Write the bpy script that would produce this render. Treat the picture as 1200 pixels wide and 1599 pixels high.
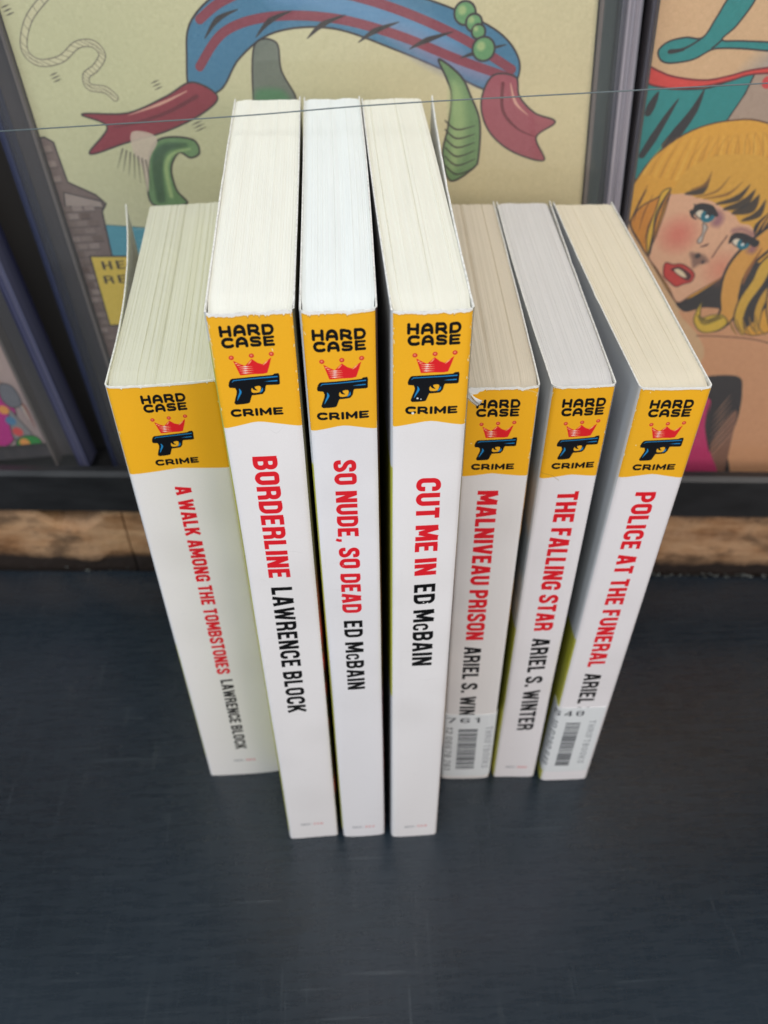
import bpy, bmesh, math, random
import numpy as np
from mathutils import Vector, Matrix

for o in list(bpy.data.objects): bpy.data.objects.remove(o)
S = bpy.context.scene
COL = S.collection
rad = math.radians

# ------------------------------------------------------------------ camera
F_PX, PITCH, ROLL, CAM_H, CAM_YAW = 1368.28, 0.745337, 0.0066732, 0.288011, -0.0391454
def cam_matrix():
    cp, sp = math.cos(PITCH), math.sin(PITCH)
    R = np.array([[1, 0, 0], [0, -sp, -cp], [0, cp, -sp]])
    c, s = math.cos(ROLL), math.sin(ROLL)
    R = np.array([[c, s, 0], [-s, c, 0], [0, 0, 1]]) @ R
    c, s = math.cos(CAM_YAW), math.sin(CAM_YAW)
    return R @ np.array([[c, s, 0], [-s, c, 0], [0, 0, 1]])
RC = cam_matrix()                       # rows: right, down, forward
cam_d = bpy.data.cameras.new('camera')
cam = bpy.data.objects.new('camera', cam_d); COL.objects.link(cam)
m = Matrix(((RC[0][0], -RC[1][0], -RC[2][0]), (RC[0][1], -RC[1][1], -RC[2][1]), (RC[0][2], -RC[1][2], -RC[2][2])))
cam.matrix_world = Matrix.Translation((0, 0, CAM_H)) @ m.to_4x4()
cam_d.sensor_fit = 'VERTICAL'; cam_d.sensor_height = 36.0
cam_d.lens = F_PX / 1599 * 36
cam_d.clip_start = 0.005; cam_d.clip_end = 50
cam_d.dof.use_dof = True
cam_d.dof.focus_distance = 0.192
cam_d.dof.aperture_fstop = 17.0
S.camera = cam

# ------------------------------------------------------------------ light
wd = bpy.data.worlds.new('World'); S.world = wd; wd.use_nodes = True
bg = wd.node_tree.nodes['Background']
bg.inputs[0].default_value = (0.80, 0.90, 1.0, 1); bg.inputs[1].default_value = 0.34
def area(name, loc, target, size, energy, color):
    d = bpy.data.lights.new(name, 'AREA'); d.shape = 'RECTANGLE'
    d.size, d.size_y = size; d.energy = energy; d.color = color
    o = bpy.data.objects.new(name, d); COL.objects.link(o)
    o.location = loc
    o.rotation_euler = (Vector(target) - Vector(loc)).to_track_quat('-Z', 'Y').to_euler()
    return o
area('ceiling_light', (-0.05, -0.42, 1.30), (0, 0.2, 0.05), (0.9, 0.7), 12.2, (1.0, 0.985, 0.95))
area('window_light', (-1.2, -0.35, 0.75), (0, 0.2, 0.05), (0.8, 0.8), 7.4, (0.80, 0.90, 1.0))
area('room_light', (0.75, -0.9, 0.55), (0, 0.2, 0.05), (0.7, 0.5), 6.4, (1.0, 0.90, 0.83))
S.view_settings.view_transform = 'Standard'; S.view_settings.look = 'None'
S.view_settings.exposure = 0.0; S.view_settings.gamma = 1.0
S.render.engine = 'CYCLES'
S.cycles.max_bounces = 10; S.cycles.transparent_max_bounces = 16
S.cycles.caustics_reflective = False; S.cycles.caustics_refractive = False

# ------------------------------------------------------------------ helpers
def s2l(c):
    return tuple((x / 12.92 if x <= .04045 else ((x + .055) / 1.055) ** 2.4) for x in c)
def rgb(r, g, b): return (r / 255, g / 255, b / 255)
def tag(o, label=None, cat=None, group=None, kind=None):
    if label: o['label'] = label
    if cat: o['category'] = cat
    if group: o['group'] = group
    if kind: o['kind'] = kind
    return o
def empty(name, loc, rot=(0, 0, 0)):
    o = bpy.data.objects.new(name, None); COL.objects.link(o)
    o.empty_display_size = .01; o.location = loc; o.rotation_euler = rot
    return o
def mesh_obj(name, verts, faces, mats, parent=None, uvs=None, midx=None, smooth=None):
    me = bpy.data.meshes.new(name); me.from_pydata(verts, [], faces)
    for mt in mats: me.materials.append(mt)
    if uvs is not None:
        ul = me.uv_layers.new(name='UVMap')
        for p in me.polygons:
            for li, vi in zip(p.loop_indices, p.vertices): ul.data[li].uv = uvs[vi]
    if midx is not None:
        for p, i in zip(me.polygons, midx): p.material_index = i
    if smooth is not None:
        for p, f in zip(me.polygons, smooth): p.use_smooth = f
        me.set_sharp_from_angle(angle=rad(40))
    me.update()
    o = bpy.data.objects.new(name, me); COL.objects.link(o)
    if parent: o.parent = parent
    return o
def box(name, lo, hi, mat, parent=None, bevel=0.0, div=None):
    bm = bmesh.new(); bmesh.ops.create_cube(bm, size=1)
    for v in bm.verts:
        v.co = Vector([(lo[i] + hi[i]) / 2 + v.co[i] * (hi[i] - lo[i]) for i in range(3)])
    if bevel: bmesh.ops.bevel(bm, geom=bm.edges[:], offset=bevel, segments=3, affect='EDGES', profile=.5)
    me = bpy.data.meshes.new(name); bm.to_mesh(me); bm.free(); me.materials.append(mat)
    o = bpy.data.objects.new(name, me); COL.objects.link(o)
    if parent: o.parent = parent
    return o

class NT:
    def __init__(s, name):
        s.m = bpy.data.materials.new(name); s.m.use_nodes = True
        s.t = s.m.node_tree; s.b = s.t.nodes['Principled BSDF']; s.out = s.t.nodes['Material Output']
    def n(s, typ, **kw):
        x = s.t.nodes.new(typ)
        for k, v in kw.items():
            if k.startswith('_'): setattr(x, k[1:], v)
            else: x.inputs[k.replace('__', ' ')].default_value = v
        return x
    def l(s, a, b): s.t.links.new(a, b)
    def coord(s, kind='Object', scale=(1, 1, 1), rot=(0, 0, 0)):
        tc = s.n('ShaderNodeTexCoord'); mp = s.n('ShaderNodeMapping')
        mp.inputs['Scale'].default_value = scale; mp.inputs['Rotation'].default_value = rot
        s.l(tc.outputs[kind], mp.inputs[0]); return mp.outputs[0]
    def noise(s, vec, scale, detail=4, rough=.5):
        x = s.n('ShaderNodeTexNoise'); x.inputs['Scale'].default_value = scale
        x.inputs['Detail'].default_value = detail; x.inputs['Roughness'].default_value = rough
        s.l(vec, x.inputs['Vector']); return x.outputs['Fac']
    def ramp(s, fac, stops):
        x = s.n('ShaderNodeValToRGB'); e = x.color_ramp.elements
        while len(e) < len(stops): e.new(.5)
        for k, (p, c) in zip(e, stops):
            k.position = p; k.color = (*c, 1) if len(c) == 3 else c
        s.l(fac, x.inputs[0]); return x.outputs[0]
    def mix(s, fac, a, b, mode='MIX'):
        x = s.n('ShaderNodeMix'); x.data_type = 'RGBA'; x.blend_type = mode
        for sock, v in ((x.inputs[0], fac), (x.inputs[6], a), (x.inputs[7], b)):
            if hasattr(v, 'links'): s.l(v, sock)
            else: sock.default_value = v if isinstance(v, float) else (*v, 1)
        return x.outputs[2]
    def bump(s, h, strength=.3, dist=.0002):
        x = s.n('ShaderNodeBump'); x.inputs['Strength'].default_value = strength
        x.inputs['Distance'].default_value = dist
        s.l(h, x.inputs['Height']); s.l(x.outputs[0], s.b.inputs['Normal'])
    def set(s, **kw):
        for k, v in kw.items():
            k = k.replace('__', ' ')
            if hasattr(v, 'links'): s.l(v, s.b.inputs[k])
            else: s.b.inputs[k].default_value = (*v, 1) if isinstance(v, tuple) else v
        return s

# ------------------------------------------------------------------ flat print painter (everything printed is drawn here)
class Art:
    """a sheet w x h millimetres, x to the right, y down, drawn with antialiased shapes"""
    def __init__(s, w, h, ppm, base):
        s.w, s.h, s.p = w, h, ppm
        s.W, s.H = int(round(w * ppm)), int(round(h * ppm))
        s.a = np.empty((s.H, s.W, 3), np.float32); s.a[:] = base
    def patch(s, x0, x1, y0, y1):
        i0, i1 = max(0, int(x0 * s.p) - 2), min(s.W, int(x1 * s.p) + 3)
        j0, j1 = max(0, int(y0 * s.p) - 2), min(s.H, int(y1 * s.p) + 3)
        if i0 >= i1 or j0 >= j1: return None
        X, Y = np.meshgrid((np.arange(i0, i1) + .5) / s.p, (np.arange(j0, j1) + .5) / s.p)
        return (slice(j0, j1), slice(i0, i1)), X, Y
    def blend(s, sl, al, col):
        al = al[..., None]; s.a[sl] = s.a[sl] * (1 - al) + np.array(col, np.float32) * al
    def line(s, pts, w, col, alpha=1., taper=None, soft=0.):
        pts = np.array(pts, float); ww = w if taper is None else max(taper) * w
        r = s.patch(pts[:, 0].min() - ww, pts[:, 0].max() + ww, pts[:, 1].min() - ww, pts[:, 1].max() + ww)
        if r is None: return
        sl, X, Y = r; best = np.full(X.shape, 1e9); n = len(pts) - 1
        for k in range(n):
            a, b = pts[k], pts[k + 1]; d = b - a; L = max(d @ d, 1e-12)
            t = np.clip(((X - a[0]) * d[0] + (Y - a[1]) * d[1]) / L, 0, 1)
            q = np.hypot(X - a[0] - t * d[0], Y - a[1] - t * d[1])
            wk = w / 2
            if taper is not None:
                f = (k + t) / n * (len(taper) - 1); i = np.minimum(f.astype(int), len(taper) - 2)
                tp = np.array(taper); wk = w / 2 * (tp[i] + (tp[i + 1] - tp[i]) * (f - i))
            best = np.minimum(best, q - wk)
        sf = soft if soft else 1 / s.p
        s.blend(sl, np.clip(.5 - best / sf, 0, 1) * alpha, col)
    def poly(s, pts, col, alpha=1., outline=None, ow=.4, soft=0.):
        pts = np.array(pts, float); g = soft + .5
        r = s.patch(pts[:, 0].min() - g, pts[:, 0].max() + g, pts[:, 1].min() - g, pts[:, 1].max() + g)
        if r is None: return
        sl, X, Y = r; d = np.full(X.shape, 1e9); ins = np.zeros(X.shape, bool)
        for k in range(len(pts)):
            a, b = pts[k], pts[(k + 1) % len(pts)]; e = b - a; L = max(e @ e, 1e-12)
            t = np.clip(((X - a[0]) * e[0] + (Y - a[1]) * e[1]) / L, 0, 1)
            d = np.minimum(d, np.hypot(X - a[0] - t * e[0], Y - a[1] - t * e[1]))
            if a[1] != b[1]:
                c = ((a[1] > Y) != (b[1] > Y)) & (X < (b[0] - a[0]) * (Y - a[1]) / (b[1] - a[1]) + a[0])
                ins ^= c
        sd = np.where(ins, -d, d); sf = soft if soft else 1 / s.p
        s.blend(sl, np.clip(.5 - sd / sf, 0, 1) * alpha, col)
        if outline is not None: s.blend(sl, np.clip(.5 - (np.abs(sd) - ow / 2) * s.p, 0, 1), outline)
    def disc(s, x, y, r, col, alpha=1., soft=0.):
        q = s.patch(x - r - soft, x + r + soft, y - r - soft, y + r + soft)
        if q is None: return
        sl, X, Y = q; sf = soft if soft else 1 / s.p
        s.blend(sl, np.clip(.5 - (np.hypot(X - x, Y - y) - r) / sf, 0, 1) * alpha, col)
    def glyph(s, strokes, o, ex, ey, col, butt=True):
        """strokes in glyph units; o + gx*ex + gy*ey gives millimetres"""
        M = np.array([[ex[0], ey[0]], [ex[1], ey[1]]]); Mi = np.linalg.inv(M)
        P = np.concatenate([np.array(st[0], float) for st in strokes]); P = P @ M.T + np.array(o)
        g = 1.3 * max(abs(M).max(), .01)*1.2
        r = s.patch(P[:, 0].min() - g, P[:, 0].max() + g, P[:, 1].min() - g, P[:, 1].max() + g)
        if r is None: return
        sl, X, Y = r
        GX = Mi[0, 0] * (X - o[0]) + Mi[0, 1] * (Y - o[1]); GY = Mi[1, 0] * (X - o[0]) + Mi[1, 1] * (Y - o[1])
        ppu = s.p * math.sqrt(abs(np.linalg.det(M))); best = np.full(X.shape, 1e9)
        for pts, w in strokes:
            n = len(pts) - 1
            for k in range(n):
                a, b = np.array(pts[k], float), np.array(pts[k + 1], float); d = b - a; L = math.hypot(*d)
                if L < 1e-6: continue
                d /= L; al = (GX - a[0]) * d[0] + (GY - a[1]) * d[1]; pe = np.abs((GY - a[1]) * d[0] - (GX - a[0]) * d[1])
                lo = -al if (k == 0 and butt) else None; hi = al - L if (k == n - 1 and butt) else None
                t = np.clip(al, 0, L)
                q = np.hypot(GX - a[0] - t * d[0], GY - a[1] - t * d[1]) - w / 2
                if lo is not None: q = np.where(al < 0, np.maximum(pe - w / 2, lo), q)
                if hi is not None: q = np.where(al > L, np.maximum(pe - w / 2, hi), q)
                best = np.minimum(best, q)
        s.blend(sl, np.clip(.5 - best * ppu, 0, 1), col)
    def grain(s, amt, seed=0, cell=1):
        r = np.random.default_rng(seed)
        g = r.normal(0, amt, (s.H // cell + 1, s.W // cell + 1, 1)).astype(np.float32)
        g = np.repeat(np.repeat(g, cell, 0), cell, 1)[:s.H, :s.W]; s.a += g
    def lift(s, g): s.a = np.clip(s.a, 0, 1) ** g
    def image(s, name):
        im = bpy.data.images.new(name, s.W, s.H, alpha=False)
        px = np.ones((s.H, s.W, 4), np.float32); px[..., :3] = np.clip(s.a[::-1], 0, 1)
        im.pixels.foreach_set(px.ravel()); im.update(); im.pack(); return im

def rp(pts, r):
    """polyline with its inner corners rounded by r"""
    out = [pts[0]]
    for k in range(1, len(pts) - 1):
        p, a, b = np.array(pts[k], float), np.array(pts[k - 1], float), np.array(pts[k + 1], float)
        la, lb = np.linalg.norm(a - p), np.linalg.norm(b - p); q = min(r, la / 2.0, lb / 2.0)
        A = p + (a - p) / la * q; B = p + (b - p) / lb * q
        for t in np.linspace(0, 1, 7):
            c = (1 - t) ** 2 * A + 2 * t * (1 - t) * (p * .75 + .125 * (A + B)) + t * t * B; out.append(tuple(c))
    out.append(pts[-1]); return out
def spl(pts, n=8, closed=False):
    P = [np.array(p, float) for p in pts]; N = len(P); out = []
    rng = range(N) if closed else range(N - 1)
    for k in rng:
        if closed: p0, p1, p2, p3 = P[k - 1], P[k], P[(k + 1) % N], P[(k + 2) % N]
        else: p0, p1, p2, p3 = P[max(k - 1, 0)], P[k], P[k + 1], P[min(k + 2, N - 1)]
        for i in range(n):
            t = i / n
            out.append(tuple(.5 * ((2 * p1) + (-p0 + p2) * t + (2 * p0 - 5 * p1 + 4 * p2 - p3) * t * t + (-p0 + 3 * p1 - 3 * p2 + p3) * t ** 3)))
    if not closed: out.append(tuple(P[-1]))
    return out

# condensed gothic capitals, 10 units high
def cond():
    V, Hh, G = 1.95, 1.75, {}
    x0, x1, lo, hi = 1.0, 4.9, .88, 9.12
    st = lambda x: ([(x, 0), (x, 10)], V)
    bar = lambda a, b, y, w=Hh: ([(a, y), (b, y)], w)
    G['A'] = (6.2, [([(.95, 0), (2.6, 10)], V), ([(5.25, 0), (3.6, 10)], V), bar(1.5, 4.7, 2.8, 1.6)])
    G['B'] = (5.9, [st(x0), (rp([(x0, hi), (x1 - .1, hi), (x1 - .1, 5.2), (x0, 5.2)], 1.6), 1.85), (rp([(x0, 5.2), (x1, 5.2), (x1, lo), (x0, lo)], 1.7), 1.85)])
    G['C'] = (5.9, [(rp([(x1, 6.5), (x1, hi), (x0, hi), (x0, lo), (x1, lo), (x1, 3.6)], 2.1), 1.9)])
    G['c'] = G['C']
    G['D'] = (5.9, [st(x0), (rp([(x0, hi), (x1, hi), (x1, lo), (x0, lo)], 2.0), 1.85)])
    G['E'] = (5.0, [st(x0), bar(x0, 4.8, hi), bar(x0, 4.3, 5.1), bar(x0, 4.8, lo)])
    G['F'] = (4.8, [st(x0), bar(x0, 4.7, hi), bar(x0, 4.2, 5.0)])
    G['G'] = (5.9, [(rp([(x1, 6.8), (x1, hi), (x0, hi), (x0, lo), (x1 - .2, lo), (x1 - .1, 4.5)], 2.1), 1.9), bar(3.2, 5.8, 4.6), ([(x1, 0.2), (x1, 4.6)], 1.6)])
    G['H'] = (5.9, [st(x0), st(x1), bar(x0, x1, 5.1)])
    G['I'] = (2.0, [st(x0)])
    G['K'] = (6.0, [st(x0), ([(1.7, 3.7), (5.0, 10)], 1.9), ([(2.7, 6.0), (5.1, 0)], 1.9)])
    G['L'] = (4.6, [st(x0), bar(x0, 4.5, lo)])
    G['M'] = (7.7, [st(x0), st(6.7), ([(1.5, 10), (3.85, 1.6)], 1.7), ([(6.2, 10), (3.85, 1.6)], 1.7)])
    G['N'] = (6.0, [st(x0), st(5.0), ([(1.3, 9.7), (4.7, .3)], 1.8)])
    o = rp([(2.95, hi), (x1, hi), (x1, lo), (x0, lo), (x0, hi), (2.95, hi)], 2.1)
    G['O'] = (5.9, [(o, 1.9)])
    G['P'] = (5.7, [st(x0), (rp([(x0, hi), (x1 - .1, hi), (x1 - .1, 4.3), (x0, 4.3)], 1.9), 1.85)])
    G['R'] = (5.9, [st(x0), (rp([(x0, hi), (x1, hi), (x1, 4.9), (x0, 4.9)], 1.7), 1.85), (rp([(3.4, 4.9), (4.85, 4.2), (5.0, 0)], 1.0), 1.85)])
    G['S'] = (5.8, [(rp([(x1, 6.9), (x1, hi), (x0, hi), (x0, 6.0), (x1, 4.1), (x1, lo), (x0, lo), (x0, 3.2)], 1.8), 1.9)])
    G['T'] = (5.2, [bar(0.1, 5.1, hi), ([(2.6, 0), (2.6, 10)], V)])
    G['U'] = (5.9, [(rp([(x0, 10), (x0, lo), (x1, lo), (x1, 10)], 2.1), 1.92)])
    G['V'] = (6.0, [([(.95, 10), (2.75, 0)], V), ([(5.05, 10), (3.25, 0)], V)])
    G['W'] = (8.4, [([(.95, 10), (2.35, 0)], 1.8), ([(4.2, 9.4), (2.6, 0)], 1.5), ([(4.2, 9.4), (5.8, 0)], 1.5), ([(7.45, 10), (6.05, 0)], 1.8)])
    G[','] = (2.0, [([(1.1, 1.6), (1.1, .5), (.5, -1.1)], 1.4)])
    G['.'] = (2.0, [([(1, 0), (1, 1.9)], 1.9)])
    G['0'] = G['O']; G['1'] = (3.6, [([(2.4, 0), (2.4, 10)], V), ([(.6, 7.6), (2.3, 9)], 1.6)])
    G['2'] = (5.8, [(rp([(x0, 6.8), (x0, hi), (x1, hi), (x1, 5.6), (x0, 1.6)], 1.8), 1.8), bar(.4, 5.3, lo)])
    G['3'] = (5.8, [(rp([(x0, 7.2), (x0, hi), (x1, hi), (x1, 5.2), (2.8, 5.2)], 1.7), 1.8), (rp([(2.8, 5.2), (x1, 5.2), (x1, lo), (x0, lo), (x0, 2.8)], 1.7), 1.8)])
    G['4'] = (6.0, [([(4.2, 0), (4.2, 10)], V), ([(4, 9.4), (.8, 3)], 1.6), bar(.4, 5.8, 2.7)])
    G['5'] = (5.8, [(rp([(x1, hi), (x0 + .1, hi), (x0 + .1, 5.6), (x1, 5.6), (x1, lo), (x0, lo), (x0, 2.6)], 1.6), 1.8)])
    G['6'] = (5.9, [(rp([(x1, 7.2), (x1, hi), (x0, hi), (x0, lo), (x1, lo), (x1, 5.4), (x0, 5.4)], 2.0), 1.85)])
    G['7'] = (5.4, [bar(.3, 5.2, hi), ([(4.6, 9), (2.0, 0)], 1.8)])
    G['8'] = (5.9, [(o, 1.85), bar(x0, x1, 5.2)])
    G['9'] = (5.9, [(rp([(x0, 2.6), (x0, lo), (x1, lo), (x1, hi), (x0, hi), (x0, 4.6), (x1, 4.6)], 2.0), 1.85)])
    G['-'] = (4.0, [bar(.5, 3.5, 4.6)])
    return G
CG = cond()
def text(art, txt, o, dirx, up, cap, length, col, weight=1.0, gap=1.0, space=2.6):
    """txt from point o along dirx (unit), cap height along up, stretched to the given length"""
    tot, items = 0, []
    for ch in txt:
        if ch == ' ': tot += space; continue
        w, st = CG[ch]; k = .74 if ch == 'c' else 1.
        items.append((tot, st, k)); tot += w * k + gap
    sx = length / (tot - gap); sy = cap / 10
    for x, st, k in items:
        base = (o[0] + dirx[0] * x * sx, o[1] + dirx[1] * x * sx)
        stk = [(p, w * weight) for p, w in st]
        art.glyph(stk, base, (dirx[0] * sx * k, dirx[1] * sx * k), (up[0] * sy * k, up[1] * sy * k), col)
# wide rounded capitals of the emblem, 8 units high
def wide():
    W, G = 2.7, {}
    G['H'] = (10, [([(1.3, .9), (1.3, 7.1)], W), ([(8.7, .9), (8.7, 7.1)], W), ([(1.3, 3.9), (8.7, 3.9)], 2.3)])
    G['A'] = (10.4, [(rp([(1.2, .9), (1.9, 7.1), (8.6, 7.1), (9.2, .9)], 3.2), W), ([(1.6, 2.9), (8.9, 2.9)], 2.4)])
    G['R'] = (10.2, [([(1.3, .9), (1.3, 7.1)], W), (rp([(1.3, 7.1), (8.5, 7.1), (8.5, 3.2), (1.3, 3.2)], 2.0), 2.4), ([(5.4, 3.2), (9.0, .9)], W)])
    G['D'] = (10.2, [([(1.3, .9), (1.3, 7.1)], W), (rp([(1.3, 7.1), (8.9, 7.1), (8.9, .9), (1.3, .9)], 3.4), 2.4)])
    G['C'] = (10.2, [(rp([(9.0, 6.6), (7.6, 7.1), (1.3, 7.1), (1.3, .9), (7.6, .9), (9.1, 1.6)], 3.2), W)])
    G['S'] = (9.6, [(rp([(8.2, 6.7), (7.2, 7.1), (1.3, 7.1), (1.3, 4.3), (8.4, 3.7), (8.4, .9), (2.2, .9), (1.2, 1.4)], 1.7), 2.4)])
    G['E'] = (9.4, [([(1.3, .9), (1.3, 7.1)], W), ([(1.3, 7.1), (8.4, 7.1)], 2.0), ([(1.3, 4.0), (7.6, 4.0)], 2.1), ([(1.3, .9), (8.4, .9)], 2.3)])
    G['I'] = (2.6, [([(1.3, .9), (1.3, 7.1)], W)])
    G['M'] = (11.4, [([(1.3, .9), (1.3, 7.1)], W), ([(10.1, .9), (10.1, 7.1)], W), ([(1.5, 6.9), (5.7, 2.2)], 2.1), ([(9.9, 6.9), (5.7, 2.2)], 2.4)])
    return G
WG = wide()
def wtext(art, txt, x0, x1, ytop, ybot, col):
    gap = 1.7; tot = sum(WG[c][0] for c in txt) + gap * (len(txt) - 1)
    sx = (x1 - x0) / tot; sy = (ybot - ytop) / 8; x = x0
    for c in txt:
        w, st = WG[c]; art.glyph(st, (x, ybot), (sx, 0), (0, -sy), col, butt=False); x += (w + gap) * sx

YEL, RED, BLK, PAPER, WHITE = rgb(246, 180, 34), rgb(226, 30, 42), rgb(4, 4, 6), rgb(238, 234, 234), rgb(238, 237, 234)
CUT_E = False
def emblem(art, cx, dy):
    """the imprint's emblem: two words, crown, pistol, word; measured in millimetres from the top of the spine"""
    X = lambda u: cx + u
    wtext(art, 'HARD', X(-5.2), X(5.2), 2.55 + dy, 4.85 + dy, BLK)
    wtext(art, 'CASE', X(-5.1), X(5.1), 5.2 + dy, 7.35 + dy, BLK)
    k = lambda x, y: (X((x - 586.5 - .129 * (y - 1000)) / 69.8 * 1.06 + .1), 13.8 + (y - 835) / 61.9 + dy)
    cr = rgb(232, 66, 42)
    for x, y in ((288, 577), (545, 563), (800, 553)):
        a, b = k(x, y); art.disc(a, b, .5, rgb(214, 62, 44)); art.disc(a - .04, b - .06, .2, rgb(250, 150, 120), soft=.2)
    art.poly([k(*p) for p in ((312, 622), (400, 672), (465, 703), (548, 610), (625, 668), (690, 693), (798, 603), (782, 700), (755, 818), (700, 829), (560, 826), (405, 833), (360, 730))], rgb(224, 32, 38))
    for i, (y, a, b) in enumerate(((662, 340, 378), (687, 362, 412), (714, 380, 560), (742, 388, 572), (772, 398, 575), (803, 412, 578))):
        art.line([k(a, y), k((a + b) / 2 - 15, y), k(b, y)], .24, rgb(255, 205, 150), taper=[.2, 1, .1])
        if i > 1: art.line([k(440, y), k(500, y)], .3, rgb(255, 240, 225), taper=[.2, 1, .2])
    art.line([k(498, 690), k(545, 632)], .22, rgb(255, 190, 130), taper=[.2, 1, .6])
    art.line([k(700, 700), k(762, 640)], .26, rgb(255, 190, 130), taper=[.5, 1, .2])
    gun = [(300, 882), (560, 870), (830, 858), (850, 840), (898, 836), (910, 866), (920, 985), (904, 994), (748, 992), (735, 1006), (728, 1080), (700, 1122), (600, 1132), (558, 1132), (549, 1160), (530, 1240), (512, 1252), (440, 1260), (352, 1262), (334, 1240), (345, 1180), (362, 1110), (364, 1060), (342, 1012), (268, 1003), (257, 975), (264, 925), (282, 890)]
    art.poly([k(*p) for p in gun], rgb(6, 8, 14), outline=rgb(6, 8, 14), ow=.15)
    art.poly([k(*p) for p in spl([(556, 1030), (600, 1010), (650, 1003), (676, 1022), (674, 1070), (650, 1100), (575, 1102), (552, 1075)], 5, True)], YEL)
    art.line([k(*p) for p in spl([(572, 1010), (590, 1045), (628, 1066)], 5)], .45, rgb(6, 8, 14), taper=[1.3, 1, .2])
    bl = rgb(36, 140, 205)
    art.line([k(*p) for p in ((296, 930), (318, 905), (560, 893), (885, 880))], .22, bl, taper=[.5, 1, 1, 1.3])
    art.line([k(725, 944), k(885, 940)], .24, bl, taper=[.2, 1, 1.2])
    art.line([k(*p) for p in spl([(390, 1032), (408, 1080), (385, 1150), (368, 1205)], 5)], .4, bl, taper=[.3, 1.2, .8, .2])
    art.line([k(*p) for p in spl([(696, 1035), (692, 1075), (664, 1105)], 5)], .34, bl, taper=[.3, 1.2, .3])
    wtext(art, 'CRIME', X(-5.35), X(5.35), 22.0 + dy, 23.75 + dy, BLK)

def spine_art(w, H, cx, dy, chev, title, author, cap, num, seed, tone=(0, 0, 0), wear=1.0, cap2=None):
    """cx: emblem centre from the left edge of the sheet; chev: (left, peak, right) heights"""
    a = Art(w, H, 11, np.array(PAPER) + np.array(tone))
    a.poly([(-1, -1), (w + 1, -1), (w + 1, chev[2]), (cx + 1.2, chev[1] + .12), (cx, chev[1]), (cx - 1.2, chev[1] + .12), (-1, chev[0])], YEL)
    emblem(a, cx, dy)
    tb, ts, tl = title[1:]
    text(a, title[0], (cx + tb, ts), (0, 1), (1, 0), cap, tl, RED, weight=1.12)
    ab, as_, al = author[1:]
    text(a, author[0], (cx + ab, as_), (0, 1), (1, 0), cap2 or cap, al, BLK, weight=1.0)
    # tiny series number near the foot
    text(a, 'HCC-', (cx + num[1], num[2] + 1.1), (1, 0), (0, -1), 1.15, 3.9, rgb(120, 120, 128), weight=.8)
    text(a, num[0], (cx + num[1] + 4.1, num[2] + 1.1), (1, 0), (0, -1), 1.15, 3.4, rgb(222, 110, 112), weight=.8)
    r = np.random.default_rng(seed)
    # worn top edge: ragged strip of bare paper
    xs = np.linspace(-.5, w + .5, 90); e = np.cumsum(r.normal(0, .09, 90)); e -= np.linspace(e[0], e[-1], 90)
    yy = np.clip(.42 + np.abs(e) * .55 * wear + (r.random(90) < .06) * r.random(90) * .5, .2, 1.5)
    a.poly([(-1, -1)] + [(w + 1, -1)] + [(x, y) for x, y in zip(xs[::-1], yy[::-1])], WHITE)
    a.line([(x, y + .1) for x, y in zip(xs, yy)], .14, rgb(176, 120, 30), alpha=.55)
    # rubbed corners and flecks down both long edges
    for side in (0, 1):
        for _ in range(int(26 * wear)):
            y = r.random() ** 1.6 * H * .9; x = r.random() ** 2 * .5
            x = x if side == 0 else w - x
            a.line([(x, y), (x + r.normal(0, .1), y + r.random() * .7)], .1 + r.random() * .16, WHITE, alpha=.8)
    for _ in range(int(5 * wear)):
        x, y = r.random() * w, r.random() * H * .55
        a.line([(x, y), (x + r.normal(0, .25), y + r.normal(0, .25))], .1 + r.random() * .12, WHITE, alpha=.75)
    for _ in range(7):
        y = (.05 + .9 * r.random()) * H; x0 = r.random() * w * .6; L = 1.5 + r.random() * 5
        a.line(spl([(x0, y), (x0 + L / 2, y + r.normal(0, .5)), (x0 + L, y + r.normal(0, .8))], 5), .12, rgb(170, 168, 168), alpha=.22, taper=[.2, 1, .2])
    # grey handling smudges
    for _ in range(10):
        a.disc(r.random() * w, r.random() * H, 2 + r.random() * 6, rgb(150, 145, 138), alpha=.035, soft=8)
    a.grain(.006, seed)
    return a

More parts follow.
